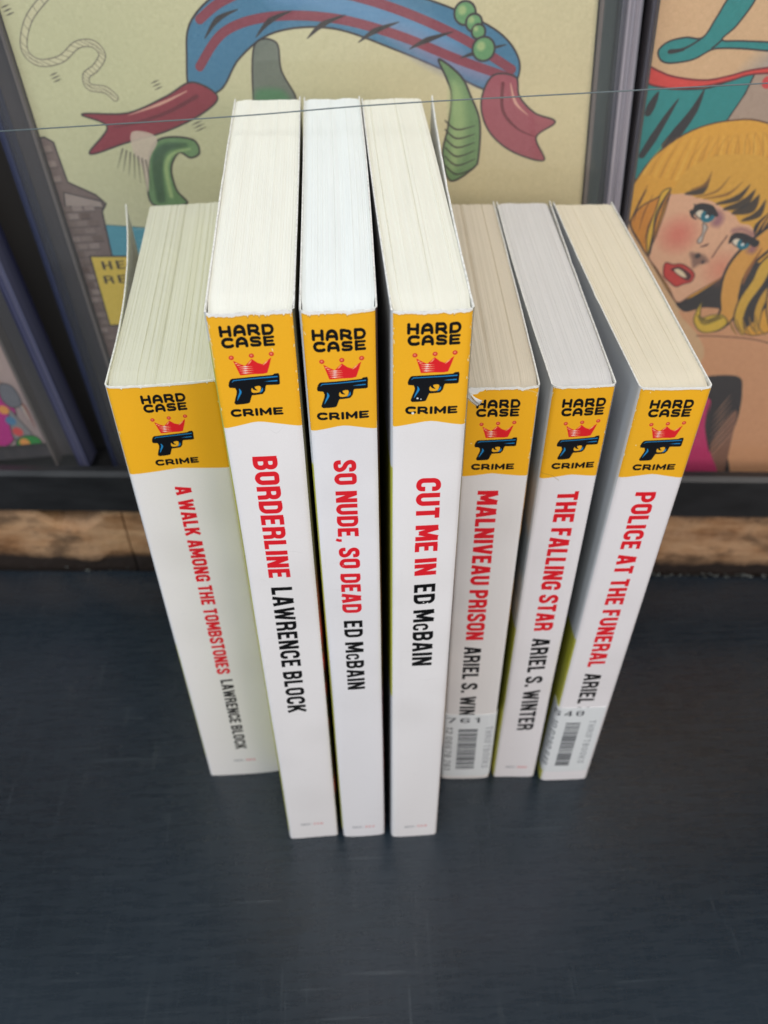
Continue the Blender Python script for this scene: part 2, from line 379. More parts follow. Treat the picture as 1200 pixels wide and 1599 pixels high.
# ------------------------------------------------------------------ materials
def print_mat(name, im, rough=.38, coat=.0, bump=.12):
    t = NT(name); tx = t.n('ShaderNodeTexImage'); tx.image = im; tx.extension = 'EXTEND'
    uv = t.n('ShaderNodeTexCoord'); t.l(uv.outputs['UV'], tx.inputs[0])
    t.set(Base__Color=tx.outputs[0], Roughness=rough, IOR=1.38)
    t.b.inputs['Coat Weight'].default_value = coat
    nz = t.noise(t.coord('Object', (1, 1, .35)), 260, 3); t.bump(nz, bump, .0004)
    return t.m
def paper_edge_mat():
    t = NT('white_paper_edge'); v = t.coord('Object'); nz = t.noise(v, 900, 4)
    t.set(Base__Color=t.ramp(nz, [(.3, (.62, .61, .57)), (.6, (.84, .83, .80))]), Roughness=.85); t.bump(nz, .6, .0003); return t.m
M_EDGE = paper_edge_mat()
def page_mat(name, col, dark, contrast=1.0, seed=0):
    t = NT(name)
    v1 = t.coord('UV', (260, 1.6, 1)); v2 = t.coord('UV', (55, .8, 1)); v3 = t.coord('UV', (5, 5, 1))
    for v in (v1, v2, v3): v.node.inputs['Location'].default_value = (seed * 3.1, seed * 1.7, 0)
    f1 = t.noise(v1, 1.0, 3, .6); f2 = t.noise(v2, 1.0, 4, .7); f3 = t.noise(v3, 1., 3)
    c = t.mix(t.ramp(f1, [(.38, (0, 0, 0)), (.62, (1, 1, 1))]), tuple(x * (1 - .045 * contrast) for x in col), col)
    c = t.mix(t.ramp(f2, [(.22, (.45, .45, .45)), (.36, (0, 0, 0))]), c, dark)
    c = t.mix(t.ramp(f3, [(.3, (0, 0, 0)), (.75, (.35, .35, .35))]), c, tuple(x * .86 for x in col))
    ed = t.n('ShaderNodeSeparateXYZ'); t.l(t.coord('UV'), ed.inputs[0])
    t.set(Base__Color=c, Roughness=.9); t.b.inputs['Subsurface Weight'].default_value = 0.0
    t.bump(f1, .16 * contrast, .0004)
    return t.m
def cover_mat(name, kind, seed=0.):
    t = NT(name); v = t.coord('Object'); sep = t.n('ShaderNodeSeparateXYZ'); t.l(v, sep.inputs[0])
    z = sep.outputs[2]
    def step(a, b):
        x = t.n('ShaderNodeMapRange'); x.inputs['From Min'].default_value = a; x.inputs['From Max'].default_value = b
        t.l(z, x.inputs['Value']); return x.outputs[0]
    if kind[0] == 'back':      # pale upper half, lime yellow panel from kind[1] down to kind[2]
        white = (.68, .70, .72)
        up = step(kind[1], kind[1] + .0008); dn = step(kind[2], kind[2] + .0008)
        c = t.mix(up, (.56, .55, .045), white); c = t.mix(dn, kind[3], c)
        nz = t.noise(v, 40, 3); c = t.mix(t.ramp(nz, [(.35, (0, 0, 0)), (.8, (.25, .25, .25))]), c, (.45, .46, .46))
    else:                      # painted cover art seen edge-on: dark with a few warm patches
        map_ = t.n('ShaderNodeMapping'); map_.inputs['Location'].default_value = (seed, seed * 2, seed * 3)
        map_.inputs['Scale'].default_value = (1, .5, 1); t.l(v, map_.inputs[0])
        n1 = t.noise(map_.outputs[0], 34, 5, .6); n2 = t.noise(map_.outputs[0], 75, 4)
        c = t.ramp(n1, [(.30, kind[1]), (.46, kind[2]), (.56, kind[3]), (.70, kind[4])])
        c = t.mix(t.ramp(n2, [(.45, (0, 0, 0)), (.62, (1, 1, 1))]), c, kind[1])
        c = t.mix(step(kind[5], kind[5] + .03), c, kind[6])
    t.set(Base__Color=c, Roughness=.32); t.b.inputs['IOR'].default_value = 1.45
    return t.m

# ------------------------------------------------------------------ a paperback
T = .00035
class Book: pass
def side_x(b, sgn, y, z, inset=0., flare=True):
    k = z / b.H; t = min(max((y - b.r) / (b.D - b.r), 0), 1)
    wb = b.wb0 + (b.wb - b.wb0) * k
    x = b.w / 2 + (wb / 2 - b.w / 2) * t
    x += (b.bl if sgn < 0 else b.br) * math.sin(math.pi * t)
    if flare: x += (b.fl if sgn < 0 else b.fr) * max(0, (t - .15) / .85) ** 1.7 * (.35 + .65 * k)
    return sgn * (x - inset)
def contour(b, part, z, off=0.):
    """(x, y) points of the outer cover line of one part, off = distance inwards"""
    r, w = b.r, b.w; P = []; split = rad(48)
    if part == 'spine':
        for k in range(5):
            th = -split + k * split / 4.0      # from left side round to the front
            a = math.pi / 2 * 0 + th
            P.append((-w / 2 + r + (r - off) * math.sin(a), r - (r - off) * math.cos(a)))
        n = 12
        for k in range(1, n):
            x = -w / 2 + r + (w - 2 * r) * k / n
            q = (x / (w / 2)) ** 2; P.append((x, off - b.crown * (1 - q)))
        for k in range(5):
            a = k * split / 4
            P.append((w / 2 - r + (r - off) * math.sin(a), r - (r - off) * math.cos(a)))
        return P
    sg = -1 if part == 'back_cover' else 1
    for k in range(5):
        a = split + k * (math.pi / 2 - split) / 4
        P.append((sg * (w / 2 - r + (r - off) * math.sin(a)), r - (r - off) * math.cos(a)))
    n = 22
    for k in range(1, n + 1):
        y = r + (b.D - r) * k / n; P.append((side_x(b, sg, y, z, off), y))
    if sg < 0: P = P[::-1]
    return P
def shell(b, part, mat, root, seed):
    r = np.random.default_rng(seed); nz = 26
    zs = [b.H * k / nz for k in range(nz + 1)]
    V, UV = [], []; cols = len(contour(b, part, 0))
    topn = r.normal(0, .00007 * b.wear, cols); kk = np.array([.25, .5, .25])
    topn = np.convolve(topn, kk, 'same')
    nicks = (r.random(cols) < .08 * b.wear) * r.random(cols) * .0004
    for layer, off in ((0, 0.), (1, T)):
        for i, z in enumerate(zs):
            C = contour(b, part, z, off)
            L = [0]
            for p, q in zip(C[:-1], C[1:]): L.append(L[-1] + math.hypot(q[0] - p[0], q[1] - p[1]))
            for j, (x, y) in enumerate(C):
                zz = z
                if i == nz: zz = z + topn[j] - nicks[j]
                if i == 0: zz = z + abs(topn[-j - 1]) * .6
                # softened, slightly dented corners
                wob = b.wob * math.sin(z * 61 + seed) * math.sin(j * .3 + seed * 2) * (1 if part == 'spine' else 0)
                V.append((x, y + wob, zz)); UV.append((L[j] / L[-1], z / b.H))
    F, MI, SM = [], [], []
    nr = nz + 1; idx = lambda l, i, j: l * nr * cols + i * cols + j
    for i in range(nz):
        for j in range(cols - 1):
            F.append((idx(0, i, j), idx(0, i, j + 1), idx(0, i + 1, j + 1), idx(0, i + 1, j))); MI.append(0); SM.append(True)
            F.append((idx(1, i, j), idx(1, i + 1, j), idx(1, i + 1, j + 1), idx(1, i, j + 1))); MI.append(1); SM.append(True)
    for j in range(cols - 1):
        F.append((idx(0, nz, j), idx(0, nz, j + 1), idx(1, nz, j + 1), idx(1, nz, j))); MI.append(1); SM.append(False)
        F.append((idx(0, 0, j), idx(1, 0, j), idx(1, 0, j + 1), idx(0, 0, j + 1))); MI.append(1); SM.append(False)
    ends = []
    if part == 'back_cover': ends = [0]
    if part == 'front_cover': ends = [cols - 1]
    for j in ends:
        for i in range(nz):
            F.append((idx(0, i, j), idx(0, i + 1, j), idx(1, i + 1, j), idx(1, i, j))); MI.append(1); SM.append(False)
    return mesh_obj(part, V, F, [mat, M_EDGE], root, UV, MI, SM)
def page_block(b, mat, root, seed):
    r = np.random.default_rng(seed + 50)
    nx = max(60, int(b.w / .00016)); ny = 16; g = T * .75
    y0, y1 = T + .00012, b.D - .0012
    hs = r.normal(0, .00003, nx + 1); st = np.cumsum(r.normal(0, .00003, nx + 1)); st -= np.linspace(st[0], st[-1], nx + 1)
    hs = hs + np.clip(st, -.00025, .00025) + (r.random(nx + 1) < .03) * -.00018 * b.ragged
    top = b.H - .00030
    V, UV, F = [], [], []
    for i in range(ny + 1):
        y = y0 + (y1 - y0) * i / ny
        for j in range(nx + 1):
            u = j / nx
            z = top + hs[j] * (.4 + .6 * min(1, i / 4)) - .0004 * (2 * u - 1) ** 10 - .0003 * max(0, 1 - i / 1.0)
            xl = side_x(b, -1, max(y, b.r), b.H, g, False); xr = side_x(b, 1, max(y, b.r), b.H, g, False)
            if y < b.r:
                s_ = b.r - math.sqrt(max(0, b.r ** 2 - (b.r - y) ** 2)); xl += s_; xr -= s_
            V.append((xl + (xr - xl) * u, y, z)); UV.append((u, i / ny))
    nt = len(V); W = nx + 1
    for i in range(ny):
        for j in range(nx): F.append((i * W + j, i * W + j + 1, (i + 1) * W + j + 1, (i + 1) * W + j))
    # walls down to the foot
    ring = [(0, j) for j in range(nx + 1)] + [(i, nx) for i in range(1, ny + 1)] + [(ny, j) for j in range(nx - 1, -1, -1)] + [(i, 0) for i in range(ny - 1, 0, -1)]
    low = []
    for i, j in ring:
        x, y, z = V[i * W + j]; u = j / nx
        xl = side_x(b, -1, max(y, b.r), 0, g, False); xr = side_x(b, 1, max(y, b.r), 0, g, False)
        if y < b.r:
            s_ = b.r - math.sqrt(max(0, b.r ** 2 - (b.r - y) ** 2)); xl += s_; xr -= s_
        low.append(len(V)); V.append((xl + (xr - xl) * u, y, .0004)); UV.append((u, i / ny))
    n = len(ring)
    for k in range(n):
        a, c = ring[k], ring[(k + 1) % n]
        F.append((a[0] * W + a[1], low[k], low[(k + 1) % n], c[0] * W + c[1]))
    F.append(tuple(low[::-1]))
    return mesh_obj('page_block', V, F, [mat], root, UV)

M_STK = []
def sticker(b, root, im, name, u0, u1, z0, z1):
    """price sticker laid on the spine and folded round one corner; u is arc length from the spine's left corner"""
    # full contour: back cover + spine + front cover
    z = (z0 + z1) / 2
    path = contour(b, 'back_cover', z)[:-1] + contour(b, 'spine', z) + contour(b, 'front_cover', z)[1:]
    L = [0.]
    for p, q in zip(path[:-1], path[1:]): L.append(L[-1] + math.hypot(q[0] - p[0], q[1] - p[1]))
    # arc length where x = -w/2+r at the front
    sp0 = len(contour(b, 'back_cover', z)) - 1 + 4; base = L[sp0] - b.r
    def at(s):
        s += base; k = max(i for i in range(len(L)) if L[i] <= s); k = min(k, len(L) - 2)
        t = (s - L[k]) / (L[k + 1] - L[k]); p, q = Vector(path[k]), Vector(path[k + 1]); d = (q - p).normalized()
        nrm = Vector((d.y, -d.x)); return p.lerp(q, t), nrm
    V, UV, F = [], [], []; n = 60; mrows = 10
    for off in (.00013, .00003):
        for i in range(mrows + 1):
            for k in range(n + 1):
                u = u0 + (u1 - u0) * k / n; p, nr = at(u)
                e = off + .00002 * math.sin(k * .35) * math.sin(i * .8) * (1 if off > .0001 else 0)
                p = p + nr * e; zz = z0 + (z1 - z0) * i / mrows
                V.append((p.x, p.y, zz)); UV.append((k / n, i / mrows))
    N = (mrows + 1) * (n + 1)
    for l in (0, 1):
        for i in range(mrows):
            for k in range(n):
                q = (l * N + i * (n + 1) + k, l * N + i * (n + 1) + k + 1, l * N + (i + 1) * (n + 1) + k + 1, l * N + (i + 1) * (n + 1) + k)
                F.append(q if l == 0 else q[::-1])
    for k in range(n):
        F.append((k, N + k, N + k + 1, k + 1)); a = mrows * (n + 1) + k; F.append((a, a + 1, N + a + 1, N + a))
    for i in range(mrows):
        a, c = i * (n + 1), (i + 1) * (n + 1); F.append((a, c, N + c, N + a)); F.append((a + n, N + a + n, N + c + n, c + n))
    o = mesh_obj(name, V, F, [print_mat('sticker_print', im, .22, bump=.05)], root, UV, smooth=[True] * len(F))
    return o
def sticker_art(w, h, big, x_big, bar_x, side, th, code, seed):
    a = Art(w, h, 12, rgb(228, 230, 231)); g = rgb(70, 72, 78)
    text(a, big, (x_big[0], 4.6), (1, 0), (0, -1), 2.9, x_big[1] - x_big[0], rgb(52, 54, 60), weight=.62, gap=1.8)
    r = np.random.default_rng(seed); y = 8.4
    while y < h - 4.5:
        t = r.choice([.3, .3, .6, .9]); a.poly([(bar_x[0], y), (bar_x[1], y), (bar_x[1], y + t), (bar_x[0], y + t)], rgb(62, 64, 70)); y += t + r.choice([.3, .3, .6])
    text(a, 'THRIFTBOOKS', (th, 7.2), (0, 1), (1, 0), 2.4, h - 12, rgb(140, 142, 147), weight=.6, gap=1.6)
    text(a, code, (side, 7.2), (0, 1), (1, 0), 2.3, h - 11, rgb(86, 90, 95), weight=.62, gap=1.4)
    a.grain(.006, seed); return a

BOOKS = []
def make_book(x, y, ang, lean, w, wb, wb0, H, D, label, arts, pages, back, front, r=.0016, bl=0., br=0., fl=0., fr=0.,
              crown=.00015, wear=1., ragged=1., wob=.00018, seed=1, group='paperbacks standing with their spines to the front'):
    b = Book(); b.__dict__.update(dict(w=w, wb=wb, wb0=wb0, H=H, D=D, r=r, bl=bl, br=br, fl=fl, fr=fr, crown=crown, wear=wear, ragged=ragged, wob=wob))
    root = empty('paperback_book', (x, y, abs(lean) * w / 2 + .0002), (0, lean, ang))
    tag(root, label, 'book', group)
    im = arts.image('spine_print')
    shell(b, 'spine', print_mat('spine_print', im), root, seed)
    shell(b, 'back_cover', back, root, seed + 1)
    shell(b, 'front_cover', front, root, seed + 2)
    page_block(b, pages, root, seed)
    b.root = root; BOOKS.append(b); return b
def arcw(w, r=.0016):   # width of the spine sheet in mm, corner to corner
    return (w - 2 * r + 2 * r * rad(48)) * 1000
HS, DS, HB, DB = .1711, .1029, .2038, .1226
DK = (.012, .012, .014)
def lime(a, b_, base=(.66, .64, .62)): return cover_mat('back_cover_print', ('back', a, b_, base))

# -- leftmost: the thick one
w = .0263; aw = arcw(w); c = aw / 2
A = spine_art(aw, HS * 1000, c - .1, .3, (26.9, 25.3, 26.9), ('A WALK AMONG THE TOMBSTONES', -2.0, 31.5, 79.3), ('LAWRENCE BLOCK', -1.6, 114.0, 40.4), 4.0, ('103', -3.1, 161.2), 11, tone=(-.01, -.01, -.015), wear=.6, cap2=3.8)
make_book(-.04428, .17313, .04853, -.0058, w, .0266, .0266, HS, DS, 'thickest paperback, titled A WALK AMONG THE TOMBSTONES, at the left end of the row', A,
          page_mat('greenish_cream_pages', (.68, .67, .55), (.50, .49, .38), .55, 1), lime(.075, .012), cover_mat('front_art', ('front', DK, (.10, .09, .03), (.35, .3, .05), (.2, .02, .02), .12, (.4, .4, .2)), 1.),
          fl=.0075, bl=-.0003, wear=.6, seed=11, crown=.0004)
# -- three tall ones
w = .01706; aw = arcw(w); c = aw / 2
A = spine_art(aw, HB * 1000, c - .85, 0, (27.1, 25.3, 27.3), ('BORDERLINE', -2.2, 34.6, 38.0), ('LAWRENCE BLOCK', -2.1, 76.0, 53.4), 5.15, ('115', -3.0, 194.0), 21, wear=1.6)
A.line([(0.1, 3), (.15, 12)], .3, WHITE, alpha=.5)
make_book(-.0191, .14735, .02497, -.0015, w, .0191, .0191, HB, DB, 'tall white paperback titled BORDERLINE, left of the three tall books in front', A,
          page_mat('ivory_pages', (.86, .85, .77), (.74, .72, .64), .2, 2), lime(.197, .004), cover_mat('front_art', ('front', (.01, .012, .01), (.05, .05, .02), (.55, .05, .05), (.03, .08, .05), .105, (.12, .11, .06)), 3.),
          bl=.0002, br=.0002, wear=1.9, ragged=.3, seed=21)
w = .01483; aw = arcw(w); c = aw / 2
A = spine_art(aw, HB * 1000, c - .1, 1.3, (28.4, 26.7, 28.5), ('SO NUDE, SO DEAD', -2.5, 36.1, 50.3), ('ED McBAIN', -2.4, 89.5, 29.3), 4.75, ('117', -3.6, 197), 31, wear=.7, tone=(-.01, -.005, .005))
make_book(-.0019, .1471, .0099, -.0035, w, .0162, .0160, HB, DB, 'slim tall paperback with white pages titled SO NUDE, SO DEAD, between two tall books', A,
          page_mat('white_pages', (.84, .87, .86), (.72, .75, .75), .25, 3), lime(.166, .004, (.02, .03, .06)), cover_mat('front_art', ('front', (.012, .01, .01), (.06, .02, .015), (.12, .03, .02), (.02, .02, .05), .12, (.05, .02, .01)), 5.),
          bl=-.0001, br=.0005, wear=.8, ragged=.5, seed=31)
w = .0160; aw = arcw(w); c = aw / 2
A = spine_art(aw, HB * 1000, c + .3, 0, (27.4, 25.6, 27.3), ('CUT ME IN', -2.6, 41.3, 31.1), ('ED McBAIN', -2.6, 75.7, 32.5), 5.3, ('113', -3.6, 196.6), 41, wear=1.2)
for p in (((c + .3 - 2.9, 19.9), .22), ((c - 3.5, 23.6), .3), ((c - 1.9, 20.1), .15), ((c + 1.2, 83.0), .3), ((c + 1.6, 84.6), .35), ((c + .2, 82.4), .2), ((c - 2.2, 79), .2)): A.disc(p[0][0], p[0][1], p[1], WHITE)
A.line([(c + 1.2, 82.6), (c + 1.9, 84.9)], .2, WHITE)
make_book(.01538, .14628, .01431, -.0005, w, .0176, .0176, HB, DB, 'tall paperback titled CUT ME IN, its front cover sprung open on the right', A,
          page_mat('cream_pages', (.84, .82, .72), (.72, .69, .59), .25, 4), lime(.165, .081, (.60, .60, .62)), cover_mat('front_art', ('front', DK, (.1, .05, .03), (.3, .2, .1), (.05, .05, .1), .12, (.3, .28, .2)), 7.),
          bl=.0003, br=.0002, fr=.0032, wear=1.2, seed=41)
# -- three short ones on the right
w = .01787; aw = arcw(w); c = aw / 2
A = spine_art(aw, HS * 1000, c - .6, .8, (27.2, 25.8, 27.3), ('MALNIVEAU PRISON', -3.2, 31.7, 60.0), ('ARIEL S. WINTER', -3.35, 95.1, 47.5), 5.25, ('S01', -3.6, 163.8), 51, tone=(-.03, -.035, -.045), wear=1.3, cap2=5.1)
A.poly(spl([(-.5, -.5), (4.6, -.3), (4.4, .7), (3.4, 1.0), (3.0, 1.5), (2.0, 1.8), (1.6, 2.6), (3.3, 4.4), (2.9, 5.0), (1.2, 3.6), (.3, 2.4), (-.5, 2.0)], 5, True), WHITE)
A.line([(0.3, 2.2), (1.5, 3.7), (3.0, 5.0)], .16, rgb(120, 90, 50), alpha=.8)
A.line([(aw - 3.4, .6), (aw - 1.6, 1.2), (aw - .3, 1.9)], .2, rgb(235, 200, 140), alpha=.8)
bE = make_book(.03536, .16749, -.02998, -.0065, w, .0178, .0176, HS, DS, 'worn tan paged paperback titled MALNIVEAU PRISON with a torn top corner and price sticker', A,
          page_mat('tan_pages', (.68, .60, .48), (.52, .45, .34), .7, 5), lime(.085, .012), cover_mat('front_art', ('front', (.012, .014, .012), (.03, .05, .02), (.6, .3, .03), (.25, .04, .02), .13, (.45, .44, .42)), 9.),
          br=.0002, fl=0,  wear=1.3, seed=51, crown=.0003, wob=.00003)
w = .01527; aw = arcw(w); c = aw / 2
A = spine_art(aw, HS * 1000, c + .55, 1.0, (28.4, 26.8, 27.9), ('THE FALLING STAR', -2.55, 32.5, 55.7), ('ARIEL S. WINTER', -2.45, 91.9, 49.0), 5.4, ('S02', -4.0, 164), 61, tone=(-.01, -.015, -.01), wear=.9)
A.line([(0, 26.2), (3, 26.9), (5, 28.6)], .15, rgb(150, 120, 60), alpha=.5)
make_book(.05323, .16722, -.01675, .0012, w, .0163, .0154, HS, DS, 'pale paged short paperback titled THE FALLING STAR with no sticker, between the two stickered books', A,
          page_mat('grey_white_pages', (.72, .70, .69), (.52, .50, .50), .8, 6), lime(.083, .004, (.6, .6, .1)), cover_mat('front_art', ('front', (.01, .012, .015), (.02, .03, .04), (.05, .05, .06), (.1, .1, .08), .12, (.35, .36, .40)), 11.),
          bl=.0006, br=.0001, fr=.0009, wear=.9, seed=61)
w = .01732; aw = arcw(w); c = aw / 2
A = spine_art(aw, HS * 1000, c - .1, .8, (27.3, 25.9, 27.8), ('POLICE AT THE FUNERAL', -2.75, 32.0, 72.5), ('ARIEL S. WINTER', -2.75, 108.0, 46.5), 5.25, ('S03', -3.6, 163.8), 71, tone=(-.01, -.015, -.01), wear=.6)
bG = make_book(.07105, .16514, .00243, .0198, w, .0189, .0166, HS, DS, 'short paperback titled POLICE AT THE FUNERAL with a 648 price sticker, right end of row', A,
          page_mat('warm_cream_pages', (.79, .71, .56), (.62, .54, .40), .7, 7), lime(.079, .004, (.6, .6, .1)), cover_mat('front_art', ('front', DK, (.05, .05, .06), (.2, .05, .03), (.1, .1, .08), .12, (.5, .5, .5)), 13.),
          bl=.0004, br=.0002, wear=.6, seed=71, wob=.00003)
# stickers (parts of their books)
sa = sticker_art(20.5, 38, '761', (1.0, 12.6), (5.4, 11.9), 1.2, 14.6, '12 06678 761', 3)
o = sticker(bE, bE.root, sa.image('sticker_print'), 'price_sticker', -.0002, .0203, HS - .1690, HS - .1309)
o['label'] = 'white barcode sticker with 761 folded round the right corner'
sa = sticker_art(21.5, 38, '648', (3.2, 14.4), (8.8, 14.0), 3.6, 17.0, '10 0290 648', 8)
o = sticker(bG, bG.root, sa.image('sticker_print'), 'price_sticker', -.0045, .0160, HS - .1650, HS - .1262)
o['label'] = 'white barcode sticker with 648 folded round the left corner'
# torn paper flap on the worn book's corner
fv, ff = [], []
for i in range(6):
    for j in range(4):
        t, s_ = i / 5, j / 3
        fv.append((-.0080 + .0028 * t + .0006 * s_, -.0003 - .0005 * math.sin(t * 2.6) * (1 - .3 * s_) - .0002, HS - .0006 - .0037 * t - .0009 * s_ * (1 - t) + .0006 * t * s_ * 2))
for i in range(5):
    for j in range(3): ff.append((i * 4 + j, i * 4 + j + 1, i * 4 + j + 5, i * 4 + j + 4))
o = mesh_obj('torn_flap', fv, ff, [M_EDGE], bE.root, smooth=[True] * len(ff)); md = o.modifiers.new('thickness', 'SOLIDIFY'); md.thickness = .00012

# ------------------------------------------------------------------ tabletop
def table_mat():
    t = NT('black_painted_wood'); v = t.coord('Object')
    f1 = t.noise(t.coord('Object', (1.6, 11, 1)), 42, 7, .68)      # brush strokes along x
    f2 = t.noise(t.coord('Object', (14, 1, 1)), 34, 5, .6)       # and along y
    f3 = t.noise(v, 9, 4, .55); f4 = t.noise(v, 120, 3)
    c = t.ramp(f3, [(.3, (.0040, .0085, .0135)), (.7, (.012, .020, .030))])
    c = t.mix(t.ramp(f1, [(.38, (0, 0, 0)), (.74, (.35, .35, .35))]), c, (.022, .033, .045))
    c = t.mix(t.ramp(f2, [(.48, (0, 0, 0)), (.78, (.3, .3, .3))]), c, (.022, .032, .042))
    # chalky scuffs
    f5 = t.noise(t.coord('Object', (22, 2.2, 1), (0, 0, .5)), 9, 4, .7); f6 = t.noise(v, 13, 2)
    m_ = t.mix(1.0, t.ramp(f5, [(.60, (0, 0, 0)), (.72, (1, 1, 1))]), t.ramp(f6, [(.50, (0, 0, 0)), (.66, (1, 1, 1))]), 'MULTIPLY')
    c = t.mix(m_, c, (.036, .044, .050))
    f7 = t.noise(v, 420, 1); c = t.mix(t.ramp(f7, [(.80, (0, 0, 0)), (.84, (.4, .4, .4))]), c, (.10, .11, .11))
    f8 = t.noise(t.coord('Object', (60, 1.5, 1), (0, 0, .15)), 14, 3, .6); f9 = t.noise(t.coord('Object', (1.5, 60, 1), (0, 0, -.1)), 14, 3, .6)
    for f in (f8, f9): c = t.mix(t.ramp(f, [(.66, (0, 0, 0)), (.70, (.55, .55, .55))]), c, (.045, .056, .066))
    t.set(Base__Color=c, Roughness=t.ramp(f1, [(.3, (.22,) * 3), (.7, (.34,) * 3)]), IOR=1.54)
    a = t.n('ShaderNodeMath', _operation='ADD'); t.l(f1, a.inputs[0]); t.l(f2, a.inputs[1]); t.bump(a.outputs[0], .12, .0003)
    return t.m
TH = rad(-3.6); WO = Vector((0, .2722, 0))
def Wp(x, y, z):       # the display behind the books has its own axes, turned a little
    return (WO.x + math.cos(TH) * x - math.sin(TH) * y, WO.y + math.sin(TH) * x + math.cos(TH) * y, z)
M_TABLE = table_mat()
n = 90; V = []; F = []
rr = np.random.default_rng(5); edge = np.convolve(rr.normal(0, .0009, n + 13), np.ones(4) / 4, 'same')[6:6 + n + 1]
for k in range(n + 1):
    x = -.45 + .9 * k / n
    yb = .0008 + edge[k]
    for (yy, zz) in ((-.30, -.03), (-.30, -.002), (-.298, 0.), (yb - .0015, 0.), (yb, -.0012), (yb, -.03)):
        V.append(Wp(x, yy, zz))
for k in range(n):
    for j in range(5): F.append((k * 6 + j, k * 6 + 6 + j, k * 6 + 7 + j, k * 6 + j + 1))
F.append((0, 1, 2, 3, 4, 5)); F.append(tuple(n * 6 + j for j in (5, 4, 3, 2, 1, 0)))
tab = mesh_obj('tabletop', V, F, [M_TABLE]); tag(tab, kind='structure', label='black painted wooden table top with brush marks and scuffs')

# ------------------------------------------------------------------ raw wooden strip and black rail behind
def wood_mat():
    t = NT('weathered_wood'); v = t.coord('Object')
    f1 = t.noise(t.coord('Object', (1, 1, 5)), 30, 6, .6); f2 = t.noise(v, 46, 4, .65); f3 = t.noise(t.coord('Object', (1, 1, 1.6)), 40, 5, .65)
    c = t.ramp(f1, [(.28, (.12, .05, .018)), (.45, (.34, .17, .075)), (.62, (.50, .29, .15)), (.8, (.64, .45, .30))])
    c = t.mix(t.ramp(f2, [(.42, (0, 0, 0)), (.6, (.6, .6, .6))]), c, (.50, .31, .18))
    c = t.mix(t.ramp(f3, [(.50, (0, 0, 0)), (.64, (.8, .8, .8))]), c, (.085, .048, .026))
    sp = t.n('ShaderNodeSeparateXYZ'); t.l(v, sp.inputs[0])
    ad = t.n('ShaderNodeMath', _operation='MULTIPLY_ADD'); ad.inputs[1].default_value = .010; t.l(f2, ad.inputs[0]); t.l(sp.outputs[2], ad.inputs[2])
    mr = t.n('ShaderNodeMapRange'); mr.inputs['From Min'].default_value = .0095; mr.inputs['From Max'].default_value = .0145
    t.l(ad.outputs[0], mr.inputs['Value'])
    c = t.mix(mr.outputs[0], (.018, .010, .007), c)     # shadow along the foot of the board, put into its colour
    t.set(Base__Color=c, Roughness=.75); t.bump(f3, .9, .002); return t.m
M_WOOD = wood_mat()
def strip(name, x0, x1, prof, mat, seed, amp=.0, lab=None, cat=None, n=120, chips=()):
    """a long bar along the display axis with the given (y, z) section"""
    V, F = [], []; r = np.random.default_rng(seed); m = len(prof)
    nzs = [np.convolve(r.normal(0, amp, n + 9), np.ones(5) / 5, 'same')[4:4 + n + 1] for _ in range(2 * m)]
    for k in range(n + 1):
        x = x0 + (x1 - x0) * k / n
        for j, (y, z) in enumerate(prof):
            dz = 0; dy = 0
            for cx, cw, dep, js in chips:
                if j in js: q = max(0, 1 - abs(x - cx) / cw); dz -= dep * min(1, q * 1.6)
            V.append(Wp(x, y + nzs[j][k], z + nzs[m + j][k] + dz))
    for k in range(n):
        for j in range(m):
            a, b_ = k * m + j, k * m + (j + 1) % m; F.append((a, a + m, b_ + m, b_))
    F.append(tuple(range(m))[::-1]); F.append(tuple(n * m + j for j in range(m)))
    o = mesh_obj(name, V, F, [mat]); tag(o, lab, cat); return o
strip('wooden_board', -.40, -.1026, [(.0035, -.02), (.0030, .006), (.0022, .012), (.0022, .031), (.0035, .0345), (.03, .0345), (.03, -.02)], M_WOOD, 1, .00035, 'chipped raw brown board under the black rail at the left', 'board', chips=[(-.125, .016, .009, (2, 3, 4))])
strip('wooden_board', -.1018, .40, [(.0035, -.02), (.0028, .006), (.0020, .012), (.0020, .0325), (.0035, .0358), (.03, .0358), (.03, -.02)], M_WOOD, 2, .00035, 'long raw brown board under the black rail, behind the books and to their right', 'board', n=200)
tr = NT('black_rail_paint'); f = tr.noise(tr.coord('Object', (1, 3, 3)), 60, 5)
tr.set(Base__Color=tr.ramp(f, [(.3, (.009, .009, .010)), (.75, (.022, .022, .024))]), Roughness=.42); tr.bump(f, .25, .0004)
M_RAIL = tr.m
# slate-grey sloping top edge catches the light
strip('black_rail', -.42, .42, [(-.0006, .0368), (-.0004, .0556), (.0010, .0575), (.0042, .0575), (.0046, .0545), (.0046, .044), (.034, .044), (.034, .0368)], M_RAIL, 3, .00008, 'long black rail holding the foot of the cased comics', 'rail', n=140)
# loose flakes of grey dust in the joint behind the table
tg = NT('pale_dust'); f = tg.noise(tg.coord('Object'), 300, 4); tg.set(Base__Color=tg.ramp(f, [(.3, (.03, .034, .034)), (.7, (.12, .13, .125))]), Roughness=.95)
rr = random.Random(9); bm = bmesh.new()
for k in range(420):
    x = rr.uniform(-.02, .30) if rr.random() < .85 else rr.uniform(-.35, .3); s_ = rr.uniform(.0002, .0011)
    y = rr.gauss(.0004, .0007); p = Wp(x, min(y, .0013), .0 + s_ * .15)
    vs = [bm.verts.new((p[0] + math.cos(a) * s_ * rr.uniform(.6, 1.4), p[1] + math.sin(a) * s_ * .5, p[2])) for a in (0, 1.3, 2.5, 3.8, 5)]
    tp = bm.verts.new((p[0], p[1], p[2] + s_ * .5))
    for i in range(5): bm.faces.new((vs[i], vs[(i + 1) % 5], tp))
me = bpy.data.meshes.new('dust'); bm.to_mesh(me); bm.free(); me.materials.append(tg.m)
